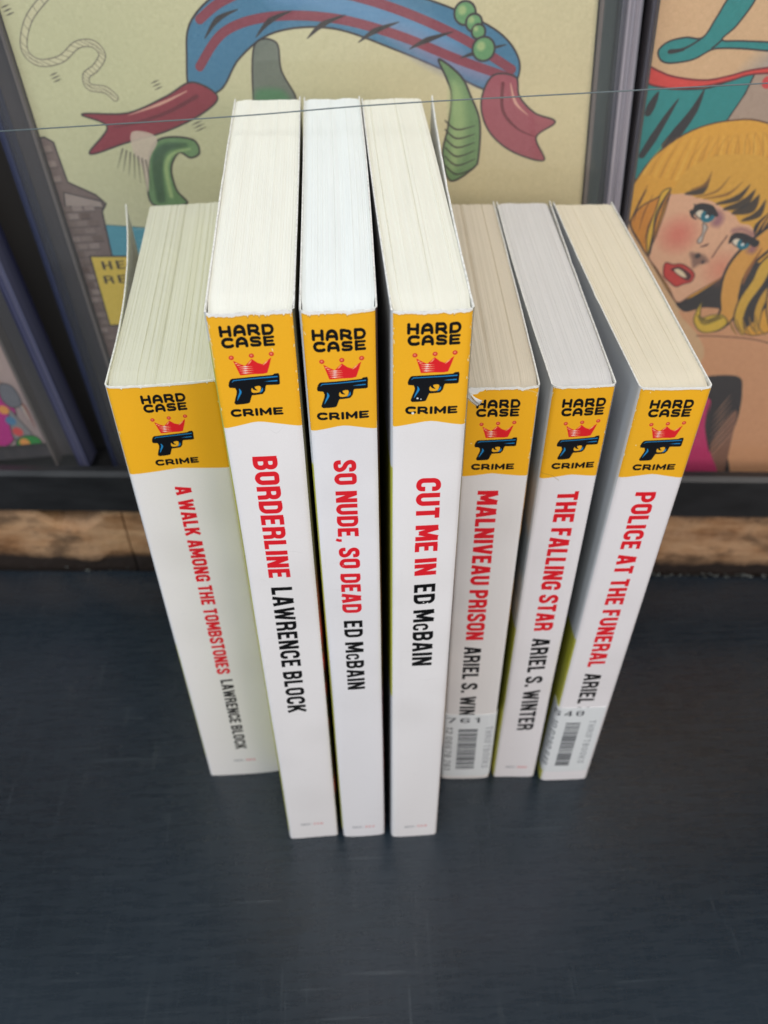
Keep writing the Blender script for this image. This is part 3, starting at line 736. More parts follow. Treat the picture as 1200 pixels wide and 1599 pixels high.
dust = bpy.data.objects.new('dust', me); COL.objects.link(dust); tag(dust, 'pale grey dust crumbs along the back edge of the table', 'dust', kind='stuff')

# backdrop wall
tw = NT('dark_wall_paint'); f = tw.noise(tw.coord('Object'), 6, 4); tw.set(Base__Color=tw.ramp(f, [(.3, (.03, .03, .034)), (.7, (.075, .068, .064))]), Roughness=.7)
V = [Wp(-.6, .045, -.03), Wp(.6, .045, -.03), Wp(.6, .045, .5), Wp(-.6, .045, .5), Wp(-.6, .06, -.03), Wp(.6, .06, -.03), Wp(.6, .06, .5), Wp(-.6, .06, .5)]
o = mesh_obj('wall', V, [(0, 1, 2, 3), (5, 4, 7, 6), (4, 0, 3, 7), (1, 5, 6, 2), (3, 2, 6, 7), (4, 5, 1, 0)], [tw.m]); tag(o, kind='structure')

# ------------------------------------------------------------------ cased comics
LEAN, Y0, Z0 = .02, .012, .05
DEP = .0035
def trace(px, py):
    """reading of the photograph: pixel to (u, v) millimetres on the plane of the cased comics"""
    r = RC.T @ np.array([(px - 600) / F_PX, (py - 799.5) / F_PX, 1.])
    ex = np.array([math.cos(TH), math.sin(TH), 0]); ey = np.array([-math.sin(TH), math.cos(TH), 0])
    c = np.array([0, 0, CAM_H]) - np.array(WO)
    cx, cy, cz = c @ ex, c @ ey, CAM_H; rx, ry, rz = r @ ex, r @ ey, r[2]
    t = (Y0 + DEP + LEAN * (cz - Z0) - cy) / (ry - LEAN * rz); z = cz + rz * t
    return (cx + rx * t) * 1e3, (z - Z0) * 1e3 * math.sqrt(1 + LEAN ** 2)
class Frame:
    """one comic: u0 = its left edge at v=0, tilt in its plane, w x h mm, foot at v = vb"""
    def __init__(s, u0, tilt, w, h, vb): s.u0, s.k, s.w, s.h, s.vb = u0, tilt, w, h, vb
    def art(s, px, py):      # pixel -> sheet millimetres (x right, y down from the top)
        u, v = trace(px, py); c, sn = math.cos(s.k), math.sin(s.k)
        du, dv = u - s.u0, v
        a = du * c + dv * sn; b = -du * sn + dv * c
        return a, s.h + s.vb - b
    def mat(s):              # comic-local (x right, z up, y away) -> world
        M = Matrix.Translation(Wp(s.u0 / 1000, Y0 , Z0)) @ Matrix.Rotation(TH, 4, 'Z') @ Matrix.Rotation(-math.atan(LEAN), 4, 'X') @ Matrix.Rotation(-s.k, 4, 'Y')
        return M
def clear_mat(name, tint, rough=.03, fac=1.0):
    t = NT(name); tr_ = t.n('ShaderNodeBsdfTransparent'); tr_.inputs[0].default_value = (*tint, 1)
    gl = t.n('ShaderNodeBsdfGlossy'); gl.inputs['Roughness'].default_value = rough; gl.inputs[0].default_value = (fac, fac, fac, 1)
    fr = t.n('ShaderNodeFresnel'); fr.inputs[0].default_value = 1.45; mx = t.n('ShaderNodeMixShader')
    ge = t.n('ShaderNodeNewGeometry'); inv = t.n('ShaderNodeMath', _operation='SUBTRACT'); inv.inputs[0].default_value = 1; t.l(ge.outputs['Backfacing'], inv.inputs[1])
    mu = t.n('ShaderNodeMath', _operation='MULTIPLY'); t.l(fr.outputs[0], mu.inputs[0]); t.l(inv.outputs[0], mu.inputs[1])
    t.l(mu.outputs[0], mx.inputs[0]); t.l(tr_.outputs[0], mx.inputs[1]); t.l(gl.outputs[0], mx.inputs[2]); df = t.n('ShaderNodeBsdfDiffuse'); df.inputs[0].default_value = (.8, .8, .8, 1); m2 = t.n('ShaderNodeMixShader')
    m2.inputs[0].default_value = .026; t.l(mx.outputs[0], m2.inputs[1]); t.l(df.outputs[0], m2.inputs[2]); t.l(m2.outputs[0], t.out.inputs[0])
    t.t.nodes.remove(t.b); return t.m
M_PANE = clear_mat('clear_plastic_panel', (.97, .97, .965), .06, .8)
def rail_plastic(name, c0, c1, seed):
    t = NT(name); f = t.noise(t.coord('Object', (900, 60, 2.0)), 1.0, 3, .6); f.node.inputs['Detail'].default_value = 3
    t.set(Base__Color=t.ramp(f, [(.35, c0), (.5, tuple((a + b) / 2 for a, b in zip(c0, c1))), (.66, c1)]), Roughness=.18, IOR=1.5)  # plastic tint plus pale streaks of ceiling reflection, put into the colour
    t.b.inputs['Transmission Weight'].default_value = .3; return t.m
M_RAILP = rail_plastic('clear_plastic_edge', (.07, .08, .10), (.60, .54, .60), 1)
M_RAILL = rail_plastic('lilac_plastic_edge', (.03, .035, .11), (.24, .24, .36), 3)
M_INNER = rail_plastic('brownish_plastic_edge', (.10, .08, .075), (.30, .25, .23), 4)
M_RAILB = rail_plastic('blue_tinted_plastic_edge', (.015, .02, .045), (.12, .14, .26), 2)
tb_ = NT('grey_backing_board'); f = tb_.noise(tb_.coord('Object', (30, 1, 3)), 3, 3)
tb_.set(Base__Color=tb_.ramp(f, [(.3, (.045, .075, .085)), (.7, (.15, .19, .185))]), Roughness=.6)
tb2 = NT('brown_grey_backing_board'); f = tb2.noise(tb2.coord('Object', (40, 1, 4)), 2, 3)
tb2.set(Base__Color=tb2.ramp(f, [(.3, (.035, .032, .042)), (.7, (.10, .085, .09))]), Roughness=.6)
M_WHT = NT('comic_page_edge').set(Base__Color=(.6, .55, .42), Roughness=.9).m
def cased(fr, art, labc, labk, ml, mr, backL, backR, railL, railR, wl=.004, wr=.004, dy=0.):
    M = fr.mat() @ Matrix.Translation((0, dy, 0)); w, h, b0 = fr.w / 1000, fr.h / 1000, fr.vb / 1000
    # the comic: cover sheet on a thin stack of pages
    root = empty('comic_book', (0, 0, 0)); root.matrix_world = M; tag(root, labc, 'comic', 'comics in clear cases')
    im = art.image('comic_cover_print'); e = .0035
    V = [(0, e, b0), (w, e, b0), (w, e, b0 + h), (0, e, b0 + h), (0, e + .0004, b0), (w, e + .0004, b0), (w, e + .0004, b0 + h), (0, e + .0004, b0 + h)]
    uv = [(0, 0), (1, 0), (1, 1), (0, 1)] * 2
    fc = [(0, 1, 2, 3), (5, 4, 7, 6), (4, 0, 3, 7), (1, 5, 6, 2), (3, 2, 6, 7), (4, 5, 1, 0)]
    mesh_obj('cover', V, fc, [print_mat('comic_cover_print', im, .45, bump=.05), M_WHT], root, uv, [0, 1, 1, 1, 1, 1])
    box('page_block', (.0006, e + .0005, b0 + .0006), (w - .0006, e + .0022, b0 + h - .0006), M_WHT, root)
    k = empty('comic_case', (0, 0, 0)); k.matrix_world = M; tag(k, labk, 'comic case', 'clear plastic comic cases')
    x0, x1, z0, z1 = -ml, w + mr, b0 - .012, b0 + h + .03
    box('front_panel', (x0 + .001, 0.0004, z0 + .001), (x1 - .001, .0016, z1 - .001), M_PANE, k)
    box('backing', (x0 + .002, .0075, z0 + .002), (w * .5, .009, z1 - .002), backL, k)
    box('backing', (w * .5, .0075, z0 + .002), (x1 - .002, .009, z1 - .002), backR, k)
    def rail(xa, xb, mt):
        n_ = 4; d = (xb - xa) / n_
        V, F = [], []; prof = []
        for i in range(n_):
            prof += [(xa + d * i + d * .08, .0), (xa + d * (i + .5), -.0007 if i % 2 == 0 else -.0002), (xa + d * (i + .92), 0.0)]
        prof += [(xb, .0105), (xa, .0105)]
        for z in (z0, z1):
            for p in prof: V.append((p[0], p[1], z))
        m_ = len(prof)
        for i in range(m_): F.append((i, (i + 1) % m_, m_ + (i + 1) % m_, m_ + i))
        F.append(tuple(range(m_))[::-1]); F.append(tuple(range(m_, 2 * m_)))
        mesh_obj('side_rail', V, F, [mt], k)
    rail(x0 - .0001, x0 + wl, railL); rail(x1 - wr, x1 + .0001, railR)
    box('inner_frame', (-.0016, .0018, z0 + .001), (-.0004, .0072, z1 - .001), M_INNER, k); box('inner_frame', (w + .0004, .0018, z0 + .001), (w + .0016, .0072, z1 - .001), M_INNER, k)
    box('top_rail', (x0 + .005, .0002, z1 - .0008), (x1 - .005, .0105, z1 + .003), railR, k)
    return root

INK = rgb(34, 28, 30)
# ---- middle comic: pale sky, brick tower, sea, big blue and crimson streamers and green coils (plain stand-in artwork)
fm = Frame(-92.4, .062, 176.7, 262, -9)
a = Art(176.7, 262, 5, rgb(204, 196, 150)); P = fm.art; PP = lambda *pts: [P(*p) for p in pts]
SP = lambda n_, cl, *pts: spl([P(*p) for p in pts], n_, cl)
a.disc(*P(850, 250), 55, rgb(214, 190, 140), alpha=.6, soft=60); a.disc(*P(120, 120), 40, rgb(186, 188, 140), alpha=.5, soft=50)
lb = P(0, 352)[1]
a.poly([(-1, lb), (179, lb + 24), (179, 263), (-1, 263)], rgb(66, 140, 160), outline=rgb(60, 90, 90), ow=.3)
for i in range(10): a.line([(20 + i * 3, lb + 4 + i * 4), (80 + i * 6, lb + 5 + i * 4)], .5, rgb(180, 210, 210), taper=[.1, 1, .1])
tw_ = PP((50, 216), (70, 214), (84, 222), (92, 245), (106, 284), (150, 304), (166, 318), (160, 330), (172, 385), (186, 440), (200, 560), (120, 560))
tw_ = [(-2, P(0, 216)[1])] + tw_ + [(-2, 240)]
a.poly(tw_, rgb(104, 84, 78), outline=INK, ow=.5)
a.poly(PP((100, 300), (158, 314), (163, 324), (102, 322)), rgb(150, 130, 120), outline=INK, ow=.35)
rb = np.random.default_rng(4)
for i in range(26):
    y = P(0, 232 + i * 12)[1]
    for j in range(8):
        x = j * 4.2 + (i % 2) * 2.1 - 1 + P(60, 232)[0] * .0
        xm = np.interp(y, [P(0, 216)[1], P(0, 290)[1], P(0, 320)[1], P(0, 560)[1]], [P(80, 222)[0], P(100, 284)[0], P(158, 320)[0], P(190, 560)[0]])
        if x + 3.6 < xm and not (P(0, 298)[1] < y < P(0, 326)[1]):
            cc = rgb(*(np.array([112, 92, 84]) + rb.integers(-28, 26))); a.poly([(x, y), (x + 3.5, y), (x + 3.5, y + 2.1), (x, y + 2.1)], cc)
            a.line([(x, y + 2.2), (x + 3.6, y + 2.2)], .3, INK, alpha=.6)
# caption box
a.poly(PP((141, 400), (330, 400), (345, 500), (172, 508)), rgb(222, 182, 62), outline=INK, ow=.5)
q = P(161, 421); text(a, 'HE', (q[0], q[1]), (1, 0), (0, -1), 3.1, 8.5, INK, weight=.7, gap=2)
q = P(164, 443); text(a, 'RE', (q[0], q[1]), (1, 0), (0, -1), 3.1, 8.5, INK, weight=.7, gap=2)
# loose cord upper left
cord = SP(10, False, (75, -10), (45, 30), (38, 75), (60, 97), (95, 92), (120, 70), (145, 68), (160, 85), (150, 105), (135, 118), (140, 135), (165, 140), (180, 152))
a.line(cord, 2.3, rgb(90, 84, 72)); a.line(cord, 1.75, rgb(204, 196, 152))
for i in range(0, len(cord) - 2, 3): a.line([(cord[i][0] - .9, cord[i][1] - .7), (cord[i + 1][0] + .9, cord[i + 1][1] + .7)], .16, INK, alpha=.6)
def ticks(x, y, dx, dy, n_=3, L=12):
    for i in range(n_): a.line(PP((x + i * dx, y + i * dy), (x + i * dx + L, y + i * dy - L * .45)), .35, INK, taper=[.2, 1, .2])
ticks(78, 118, 3, 5); ticks(236, 130, 3, 5); ticks(300, 195, 3, 5, 3, 16); ticks(2, 12, 4, 6)
# blue streamer: one long folded band of cloth crossing the sheet
b1, b2, vi, cr, crd = rgb(48, 104, 142), rgb(80, 130, 176), rgb(120, 122, 160), rgb(128, 34, 46), rgb(92, 22, 32)
a.poly(SP(8, True, (300, 30), (292, 90), (300, 150), (345, 140), (375, 90), (430, 50), (520, 44), (620, 78), (700, 112), (760, 140), (800, 136), (812, 96), (780, 50), (700, 10), (600, -20), (480, -40), (360, -20)), b1, outline=INK, ow=.55)
a.poly(SP(8, True, (420, 0), (500, -20), (620, 10), (720, 60), (700, 80), (600, 50), (500, 20)), b2, soft=5)
a.poly(SP(8, True, (600, 40), (700, 76), (770, 110), (790, 126), (740, 126), (660, 92)), vi, alpha=.9, soft=5)
for dy_ in (0, 1):
    a.line(SP(10, False, (312, 30 + dy_ * 74), (350, 0 + dy_ * 50), (420, -24 + dy_ * 50), (520, -14 + dy_ * 42), (620, 14 + dy_ * 40), (720, 58 + dy_ * 36), (800, 108 + dy_ * 14)), 2.6, cr, alpha=.9)
for k_ in range(6):
    a.line(SP(8, False, (320 + k_ * 80, 60 - k_ * 4 + k_ * k_ * 2), (340 + k_ * 82, 30 + k_ * k_ * 2), (372 + k_ * 84, 14 + k_ * k_ * 2.2)), 1.6, INK, taper=[.1, 1, .1])
# crimson pennants flying from both ends
a.poly(SP(8, True, (300, 128), (260, 150), (200, 176), (128, 178), (168, 198), (140, 240), (200, 222), (262, 204), (318, 176), (340, 150)), cr, outline=INK, ow=.5)
a.line(SP(8, False, (308, 150), (260, 176), (210, 192), (176, 199)), 1.2, crd, taper=[1, .8, .2]); a.line(SP(8, False, (292, 142), (250, 162), (200, 180)), .9, rgb(214, 150, 130), taper=[.3, 1, .1])
a.poly(SP(8, True, (770, 118), (752, 160), (764, 204), (800, 236), (850, 250), (838, 214), (868, 190), (836, 176), (812, 150), (806, 120)), rgb(150, 62, 74), outline=INK, ow=.5)
a.line(SP(8, False, (786, 130), (786, 172), (808, 200), (836, 213)), 1.1, crd, taper=[1, .8, .2]); a.line(SP(8, False, (798, 130), (806, 160), (826, 180)), .9, rgb(214, 150, 130), taper=[.3, 1, .1])
# green coils
gr, gd, gl_ = rgb(92, 130, 78), rgb(40, 66, 44), rgb(150, 178, 110)
a.poly(SP(6, True, (238, 318), (232, 262), (240, 226), (262, 214), (302, 218), (312, 238), (298, 246), (280, 238), (268, 262), (276, 296), (292, 318)), gr, outline=INK, ow=.6)
a.line(SP(6, False, (252, 310), (246, 260), (256, 232), (290, 226)), 3.2, gd, alpha=.75, taper=[1, 1.2, .4], soft=1.2); a.line(SP(6, False, (268, 306), (260, 262), (270, 240), (298, 232)), 1.4, gl_, taper=[1, 1, .3], soft=.8)
a.poly(SP(6, True, (206, 206), (236, 208), (246, 222), (234, 250), (232, 300), (222, 260), (208, 235)), rgb(206, 182, 160), alpha=.9)
a.poly(SP(6, True, (398, 70), (396, 150), (404, 165), (456, 164), (462, 150), (440, 110), (432, 66)), rgb(96, 104, 92), outline=INK, ow=.5)
a.poly(SP(6, True, (402, 140), (404, 162), (452, 162), (440, 140)), rgb(70, 120, 80), soft=2)
a.poly(SP(6, True, (686, 92), (698, 122), (706, 150), (700, 200), (692, 240), (704, 282), (740, 262), (748, 244), (750, 190), (736, 150), (720, 118)), gr, outline=INK, ow=.6)
a.poly(SP(6, True, (706, 130), (704, 200), (702, 262), (716, 256), (728, 200), (722, 140)), gl_, alpha=.8, soft=3)
for i in range(6): a.line(SP(5, False, (696, 188 + i * 14), (714, 202 + i * 14), (742, 196 + i * 13)), .5, INK, taper=[.8, 1, .4])
for x, y, s_ in ((727, 20, 3.0), (741, 35, 2.2), (748, 49, 1.8), (756, 76, 3.2)):
    a.disc(*P(x, y), s_ * .95 + .6, INK); a.disc(*P(x, y), s_ * .95, rgb(84, 140, 84)); a.disc(P(x, y)[0] - .8, P(x, y)[1] - .8, s_ * .4, gl_, soft=.8)
for i in range(7): a.line(PP((192 + i * 6, 232 + i * 3), (184 + i * 9, 262 + i * 6)), .5, INK, taper=[1, .2], alpha=.7)
a.lift(.80); a.grain(.008, 3, 2); a.grain(.006, 4, 5)
cased(fm, a, 'pale olive comic with a brick tower and blue and crimson streamers, in the middle case', 'wide clear plastic case in the middle behind the books', .0115, .0125, tb2.m, tb_.m, M_RAILB, M_RAILP, .0018, .0062)

# ---- right comic: fair-haired woman's face under teal script
fr_ = Frame(99.4, .043, 171, 262, -9)
a = Art(171, 262, 5, rgb(222, 178, 132)); P = fr_.art
SP = lambda n_, cl, *pts: spl([P(*p) for p in pts], n_, cl)
Z1 = lambda x, y: (960 + x / 5, y / 5)             # two enlarged views used for measuring
Z2 = lambda x, y: (960 + x / 5, 300 + y / 5)
z1 = lambda n_, cl, *pts: SP(n_, cl, *[Z1(*p) for p in pts]); z2 = lambda n_, cl, *pts: SP(n_, cl, *[Z2(*p) for p in pts])
SK = rgb(236, 178, 140)
a.disc(*P(1250, 190), 26, rgb(176, 160, 146), alpha=.9, soft=6)
teal, tdk = rgb(22, 134, 132), rgb(8, 70, 72)
# robe / cloth behind the head
a.poly(z1(5, True, (250, 650), (420, 690), (700, 690), (900, 630), (1095, 575), (1020, 730), (870, 950), (600, 1050), (380, 1180), (150, 1400), (150, 900)), teal, outline=INK, ow=.5)
a.poly([P(*Z1(*p)) for p in ((870, 950), (1020, 730), (1095, 575), (1500, 480), (1700, 1100), (1200, 980))], rgb(176, 148, 128), outline=INK, ow=.4)
for pts, w_ in (([(345, 715), (300, 800), (262, 880)], 2.6), ([(500, 770), (400, 920), (300, 1080), (215, 1210)], 2.6), ([(700, 700), (620, 860), (500, 1020), (400, 1130)], 3.4)):
    a.line(z1(6, False, *pts), w_, INK, taper=[.1, .7, 1, .8])
# red ribbon and teal script stroke
a.poly(z1(6, True, (260, 520), (330, 545), (440, 590), (600, 618), (740, 622), (900, 590), (1100, 540), (1500, 500), (1500, 560), (1100, 575), (900, 628), (700, 672), (520, 690), (400, 684), (250, 640)), rgb(222, 58, 48), outline=rgb(110, 20, 24), ow=.5)
a.disc(*P(*Z1(1200, 640)), 1.9, rgb(214, 60, 60))
sc = z1(6, True, (920, -40), (800, 130), (690, 290), (560, 290), (430, 320), (350, 380), (345, 440), (390, 485), (480, 488), (620, 460), (750, 390), (840, 375), (1000, 378), (1260, 395), (1260, 335), (1000, 318), (840, 308), (960, 190), (1110, -40))
a.poly(sc, teal, outline=INK, ow=.45)
a.line(z1(6, False, (690, 290), (600, 350), (520, 385), (440, 395), (430, 405), (480, 400), (540, 385)), .7, INK, taper=[.6, 1, 1.4, 1])
a.line(z1(6, False, (840, 308), (800, 345), (760, 375)), .5, INK)
# shoulders and skin first
a.poly(z2(5, True, (520, 900), (640, 1100), (700, 1260), (620, 1500), (500, 2400), (1800, 2400), (1800, 900), (1100, 800)), rgb(222, 158, 112))
a.line(z2(6, False, (640, 1120), (820, 1125), (1060, 1145), (1220, 1180)), .4, rgb(90, 50, 40))
# hair mass behind
a.poly(z2(5, True, (120, 250), (130, 0), (180, -110), (330, -300), (600, -480), (900, -560), (1200, -540), (1700, -300), (1900, 400), (1600, 900), (1180, 1100), (1000, 1090), (900, 900), (560, 900), (480, 860), (260, 500)), rgb(232, 164, 44), outline=rgb(90, 56, 30), ow=.45)
# black shadow under the chin and between strands
a.poly(z2(5, True, (480, 860), (600, 820), (760, 720), (930, 600), (960, 560), (1200, 560), (1250, 700), (1180, 900), (1000, 1080), (950, 1000), (870, 920), (700, 900), (620, 920), (540, 930)), INK)
# face
a.poly(z2(7, True, (640, 10), (480, -20), (440, 0), (400, 130), (330, 330), (265, 490), (330, 600), (420, 740), (490, 860), (600, 800), (740, 720), (900, 620), (960, 560), (1020, 480), (1100, 380), (1120, 260), (1000, 120), (820, 60)), SK, outline=rgb(90, 50, 36), ow=.35)
a.disc(*P(*Z2(500, 330)), 5.0, rgb(224, 110, 92), alpha=.75, soft=7); a.disc(*P(*Z2(830, 600)), 4.5, rgb(224, 124, 96), alpha=.6, soft=7)
# left locks framing the face
a.poly(z2(6, True, (440, -10), (300, 60), (200, 120), (125, 240), (190, 380), (262, 495), (300, 380), (360, 200), (400, 80)), rgb(214, 134, 34), outline=INK, ow=.4)
a.poly(z2(6, True, (440, -30), (390, 60), (330, 200), (300, 330), (265, 480), (250, 420), (262, 300), (330, 110), (370, 0)), rgb(226, 174, 46), outline=INK, ow=.3)
a.line(z2(6, False, (250, -20), (190, 90), (130, 220)), .8, INK, taper=[.2, 1, .4]); a.line(z2(6, False, (430, -10), (330, 160), (300, 330), (268, 470)), .5, INK)
for x0, y0, x1, y1 in ((150, 230, 260, -60), (190, 300, 300, 20), (230, 400, 330, 120), (170, 150, 240, 0)):
    a.line(z2(6, False, (x0, y0), ((x0 + x1) / 2 - 14, (y0 + y1) / 2), (x1, y1)), .45, rgb(120, 70, 24), taper=[.3, 1, .2])
for k in range(9): a.line(z1(8, False, (560 + k * 75, 1400 - k * 12), (600 + k * 70, 1240 - k * 20), (720 + k * 55, 1080 - k * 8)), .35, rgb(150, 96, 30), taper=[.9, .5, .1], alpha=.7)
for k in range(26):
    x0 = 230 + k * 42; a.line(z1(8, False, (x0, 1420 - abs(k - 8) * 8), (x0 + 60 + k * 3, 1250 - k * 4), (x0 + 190 - k * 6, 1075 - k * 2)), .5 if k % 3 else .9, rgb(176, 112, 26) if k % 2 else rgb(246, 196, 84), taper=[.8, .6, .05], alpha=.55, soft=.5)
a.poly(z1(6, True, (500, 1500), (560, 1410), (660, 1310), (805, 1212), (740, 1300), (640, 1420), (540, 1490)), rgb(120, 86, 34), alpha=.6, soft=1.2)
# fringe
a.poly(z2(6, True, (440, 10), (480, -60), (600, -200), (900, -300), (1300, -200), (1400, 300), (1180, 340), (1110, 330), (1060, 260), (980, 240), (940, 180), (860, 130), (760, 70), (640, 40), (560, 10)), rgb(226, 164, 50))
for x0, y0, x1, y1, w_ in ((640, 40, 900, -120, .8), (700, 50, 1000, -80, 1.0), (800, 90, 1060, -60, 2.2), (860, 130, 1100, -20, 3.2), (930, 160, 1130, 20, 4.0), (1000, 220, 1180, 60, 2.6), (560, 10, 740, -100, 2.6), (600, -20, 760, -160, 1.4)):
    a.line(z2(6, False, (x0, y0), ((x0 + x1) / 2 + 30, (y0 + y1) / 2 + 30), (x1, y1)), w_, INK if w_ > 2 else rgb(130, 84, 30), taper=[.3, 1, .05], alpha=.85, soft=.6)
a.poly(z2(5, True, (1085, 300), (1120, 230), (1300, 100), (1400, 120), (1400, 330), (1180, 360), (1110, 360)), INK)
for k in range(5): a.line(z2(5, False, (1100 + k * 40, 330 - k * 14), (1150 + k * 50, 240 - k * 24), (1230 + k * 60, 150 - k * 20)), .9, rgb(214, 150, 50), taper=[.2, 1, .2])
# long strands on the right and the flick
for pts, w_, c_ in (([(1220, 350), (1040, 500), (940, 640), (900, 800), (890, 930), (800, 1040), (680, 1060)], 11, rgb(228, 160, 66)), ([(1400, 420), (1200, 560), (1120, 700), (1010, 860), (970, 1000), (1000, 1100)], 7, rgb(220, 170, 50)), ([(1500, 600), (1240, 740), (1130, 900), (1110, 1080)], 5, rgb(214, 160, 50)), ([(1500, 500), (1300, 640), (1230, 860), (1240, 1100)], 7, rgb(222, 156, 60))):
    a.line(z2(8, False, *pts), w_ * .8, INK, taper=[1, 1, .9, .75, .3]); a.line(z2(8, False, *pts), w_ * .62, c_, taper=[1, 1, .9, .75, .3])
a.line(z2(8, False, (1150, 440), (1040, 620), (1000, 720)), 1.6, rgb(150, 90, 40), taper=[.2, 1, .2])
a.poly(z2(6, True, (680, 860), (640, 930), (620, 1010), (680, 1090), (800, 1080), (880, 1020), (840, 960), (760, 960), (680, 980), (670, 930)), rgb(226, 184, 52), outline=rgb(80, 70, 20), ow=.4)
for k in range(4): a.line(z2(6, False, (650 + k * 12, 960 + k * 8), (700 + k * 10, 1030 - k * 12), (840 - k * 10, 980 - k * 6)), .45, rgb(110, 90, 20))
for k in range(5): a.line(z2(6, False, (900 + k * 50, 1000 - k * 10), (920 + k * 52, 1060), (960 + k * 56, 1120)), .8, rgb(150, 110, 40), taper=[.3, 1, .1])
# eyes
def eye(cx, cy, s_, lash):
    E = lambda n_, cl, *pts: z2(n_, cl, *[(cx + x * s_, cy + y * s_) for x, y in pts])
    a.poly(E(6, True, (70, -40), (150, -20), (170, 50), (120, 110), (60, 90), (90, 30)), rgb(150, 96, 108), alpha=.85, soft=2)
    a.poly(E(6, True, (-90, -20), (-40, -45), (30, -30), (80, 20), (40, 60), (-20, 50), (-70, 20)), rgb(238, 222, 196), outline=INK, ow=.3)
    a.disc(*P(*Z2(cx + 30 * s_, cy + 12 * s_)), 2.6 * s_ + .2, rgb(20, 110, 130)); a.disc(*P(*Z2(cx + 32 * s_, cy + 4 * s_)), 1.2 * s_, INK); a.disc(*P(*Z2(cx + 20 * s_, cy + 20 * s_)), .6, rgb(230, 240, 240))
    a.line(E(8, False, (-110, 0), (-70, -58), (-20, -70), (50, -46), (110, 10)), 2.7 * s_, INK, taper=[.4, 1, 1, 1.2, .4])
    for k in range(lash): a.line(E(3, False, (-80 + k * 16, -60), (-98 + k * 17, -96 + k * 4)), .7, INK, taper=[1, .2])
eye(705, 172, .86, 7); eye(985, 392, .78, 0)
a.line(z2(6, False, (600, 150), (610, 190), (640, 210)), 1.2, INK, taper=[1, .6, .2])
a.line(z2(6, False, (980, 330), (1040, 360), (1100, 400)), 2.2, INK, taper=[.3, 1, 1.2]); a.line(z2(6, False, (930, 300), (1000, 290), (1080, 330)), 1.6, rgb(130, 80, 90), alpha=.6, soft=1.4)
# tear, nose, mouth
a.poly(z2(5, True, (690, 240), (725, 270), (700, 330), (680, 390), (650, 395), (650, 370), (680, 330), (690, 290)), rgb(196, 184, 172), outline=rgb(90, 70, 64), ow=.3)
a.line(z2(6, False, (880, 340), (820, 420), (760, 510)), .45, rgb(90, 50, 40)); a.line(z2(6, False, (670, 425), (710, 415), (735, 400)), .8, rgb(90, 56, 50), taper=[.4, 1, .3])
a.poly(z2(6, True, (590, 470), (650, 480), (700, 490), (735, 540), (690, 555), (650, 570), (610, 590), (600, 530)), rgb(128, 92, 78), alpha=.85, soft=1.2)
a.disc(*P(*Z2(650, 495)), 1.0, INK, alpha=.8, soft=.6); a.disc(*P(*Z2(690, 545)), .7, INK, alpha=.7, soft=.5)
a.poly(z2(7, True, (395, 555), (460, 565), (520, 560), (580, 590), (622, 640), (600, 695), (540, 715), (480, 735), (430, 700), (385, 650)), rgb(206, 54, 46), outline=rgb(80, 12, 16), ow=.4)
a.poly(z2(6, True, (440, 600), (500, 580), (560, 610), (600, 650), (575, 690), (520, 665), (460, 620)), rgb(70, 18, 22)); a.poly(z2(6, True, (465, 610), (500, 598), (545, 630), (560, 668), (510, 650)), rgb(238, 214, 176))
# dress
dress = [(1040, 600), (1090, 590), (1150, 588), (1158, 610), (1152, 650), (1135, 700), (1126, 760), (980, 760)]
a.poly(SP(5, True, *dress), rgb(30, 24, 28), outline=INK, ow=.6)
a.poly(SP(5, True, (1095, 770), (1104, 740), (1112, 690), (1150, 640), (1142, 690), (1132, 735), (1124, 770)), rgb(136, 92, 72))
for k in range(16): a.line(SP(2, False, (1103 + k * .8, 720 - k * 5), (1146 - k * .3, 672 - k * 4)), .45, INK if k % 2 else rgb(190, 140, 110), taper=[.3, 1, .3])
a.poly(SP(5, True, (1110, 625), (1104, 660), (1108, 700), (1114, 760), (980, 760), (1040, 600), (1090, 620)), rgb(206, 34, 104))
a.line(SP(5, False, (1108, 630), (1103, 665), (1108, 705)), 1.0, INK, taper=[.3, 1, .4])
a.lift(.95); a.grain(.008, 8, 2); a.grain(.006, 9, 5)
cased(fr_, a, "comic showing a tearful fair-haired woman's face under teal script, in the right-hand case", 'clear plastic case at the right, partly out of frame', .0024, .011, tb_.m, tb_.m, M_RAILP, M_RAILP, .0008)

# ---- left comic: only its lower right corner shows
fl_ = Frame(-302.0, .115, 171, 262, -9)
a = Art(171, 262, 4, rgb(150, 128, 126)); P = fl_.art
SP = lambda n_, cl, *pts: spl([P(*p) for p in pts], n_, cl)
a.disc(*P(30, 560), 14, rgb(168, 142, 136), soft=8)
a.poly(SP(5, True, (-60, 640), (-10, 610), (14, 622), (26, 650), (20, 690), (-10, 700), (-60, 700)), rgb(176, 20, 116), outline=INK, ow=.5)
a.poly(SP(5, True, (14, 640), (30, 655), (52, 680), (46, 690), (22, 684)), rgb(120, 118, 120), outline=INK, ow=.4)
a.poly(SP(5, True, (26, 690), (44, 680), (66, 690), (80, 745), (50, 745), (34, 722)), rgb(24, 124, 44), outline=INK, ow=.5)
a.poly(SP(5, True, (-50, 700), (0, 696), (26, 706), (36, 730), (20, 750), (-50, 750)), rgb(206, 96, 50), outline=INK, ow=.4)
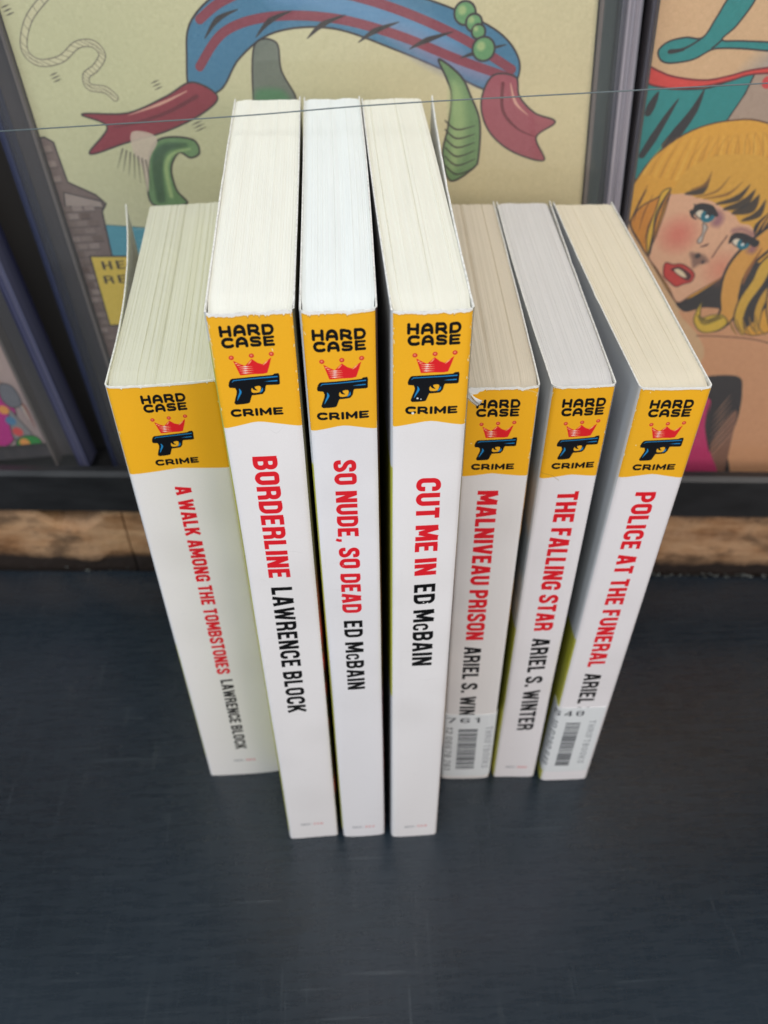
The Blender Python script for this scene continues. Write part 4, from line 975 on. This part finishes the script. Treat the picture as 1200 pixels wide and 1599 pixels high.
a.poly(SP(5, True, (-50, 716), (5, 712), (30, 730), (60, 728), (70, 745), (20, 760), (-50, 756)), rgb(226, 176, 30), outline=INK, ow=.4)
for k in range(7): a.line(SP(6, False, (-30 + k * 9, 560 + k * 11), (-16 + k * 9, 580 + k * 9), (-4 + k * 10, 590 + k * 13)), 1.0, [rgb(120, 60, 50), rgb(90, 110, 130), rgb(190, 170, 150)][k % 3], taper=[.3, 1, .2])
for k in range(5): a.disc(*P(6 + k * 11, 640 + k * 17), 2.2, [rgb(226, 140, 60), rgb(60, 110, 150), rgb(210, 60, 60)][k % 3], soft=.6)
a.poly(SP(5, True, (0, 600), (20, 604), (34, 630), (18, 636), (2, 622)), rgb(96, 96, 104), outline=INK, ow=.4)
a.lift(.85); a.grain(.01, 5, 2)
cased(fl_, a, 'comic with magenta and green figures cut off by the left edge of the photo', 'clear plastic case at the left with bright blue edges, partly out of frame', .011, .0155, tb2.m, tb2.m, M_RAILB, M_RAILL, .004, .0045)

# ------------------------------------------------------------------ thin wire stretched over the tall books
pts = [Vector(Wp(x, -.035, z)) for x, z in ((-.30, .1925), (-.0895, .2053), (-.0279, .2091), (.0122, .2122), (.0675, .2152), (.1088, .2174), (.30, .2270))]
cu = bpy.data.curves.new('wire_curve', 'CURVE'); cu.dimensions = '3D'; sp_ = cu.splines.new('POLY'); dense = spl([tuple(p) for p in pts], 8)
sp_.points.add(len(dense) - 1)
for q, p in zip(sp_.points, dense): q.co = (*p, 1)
cu.bevel_depth = .00017; cu.bevel_resolution = 3
tmp = bpy.data.objects.new('tmp', cu); COL.objects.link(tmp); dg = bpy.context.evaluated_depsgraph_get()
me = bpy.data.meshes.new_from_object(tmp.evaluated_get(dg)); bpy.data.objects.remove(tmp)
me.materials.clear(); me.materials.append(NT('grey_wire').set(Base__Color=(.10, .13, .14), Roughness=.35).m)
wire = bpy.data.objects.new('wire', me); COL.objects.link(wire); tag(wire, 'thin grey wire stretched across above the tops of the tall books', 'wire')
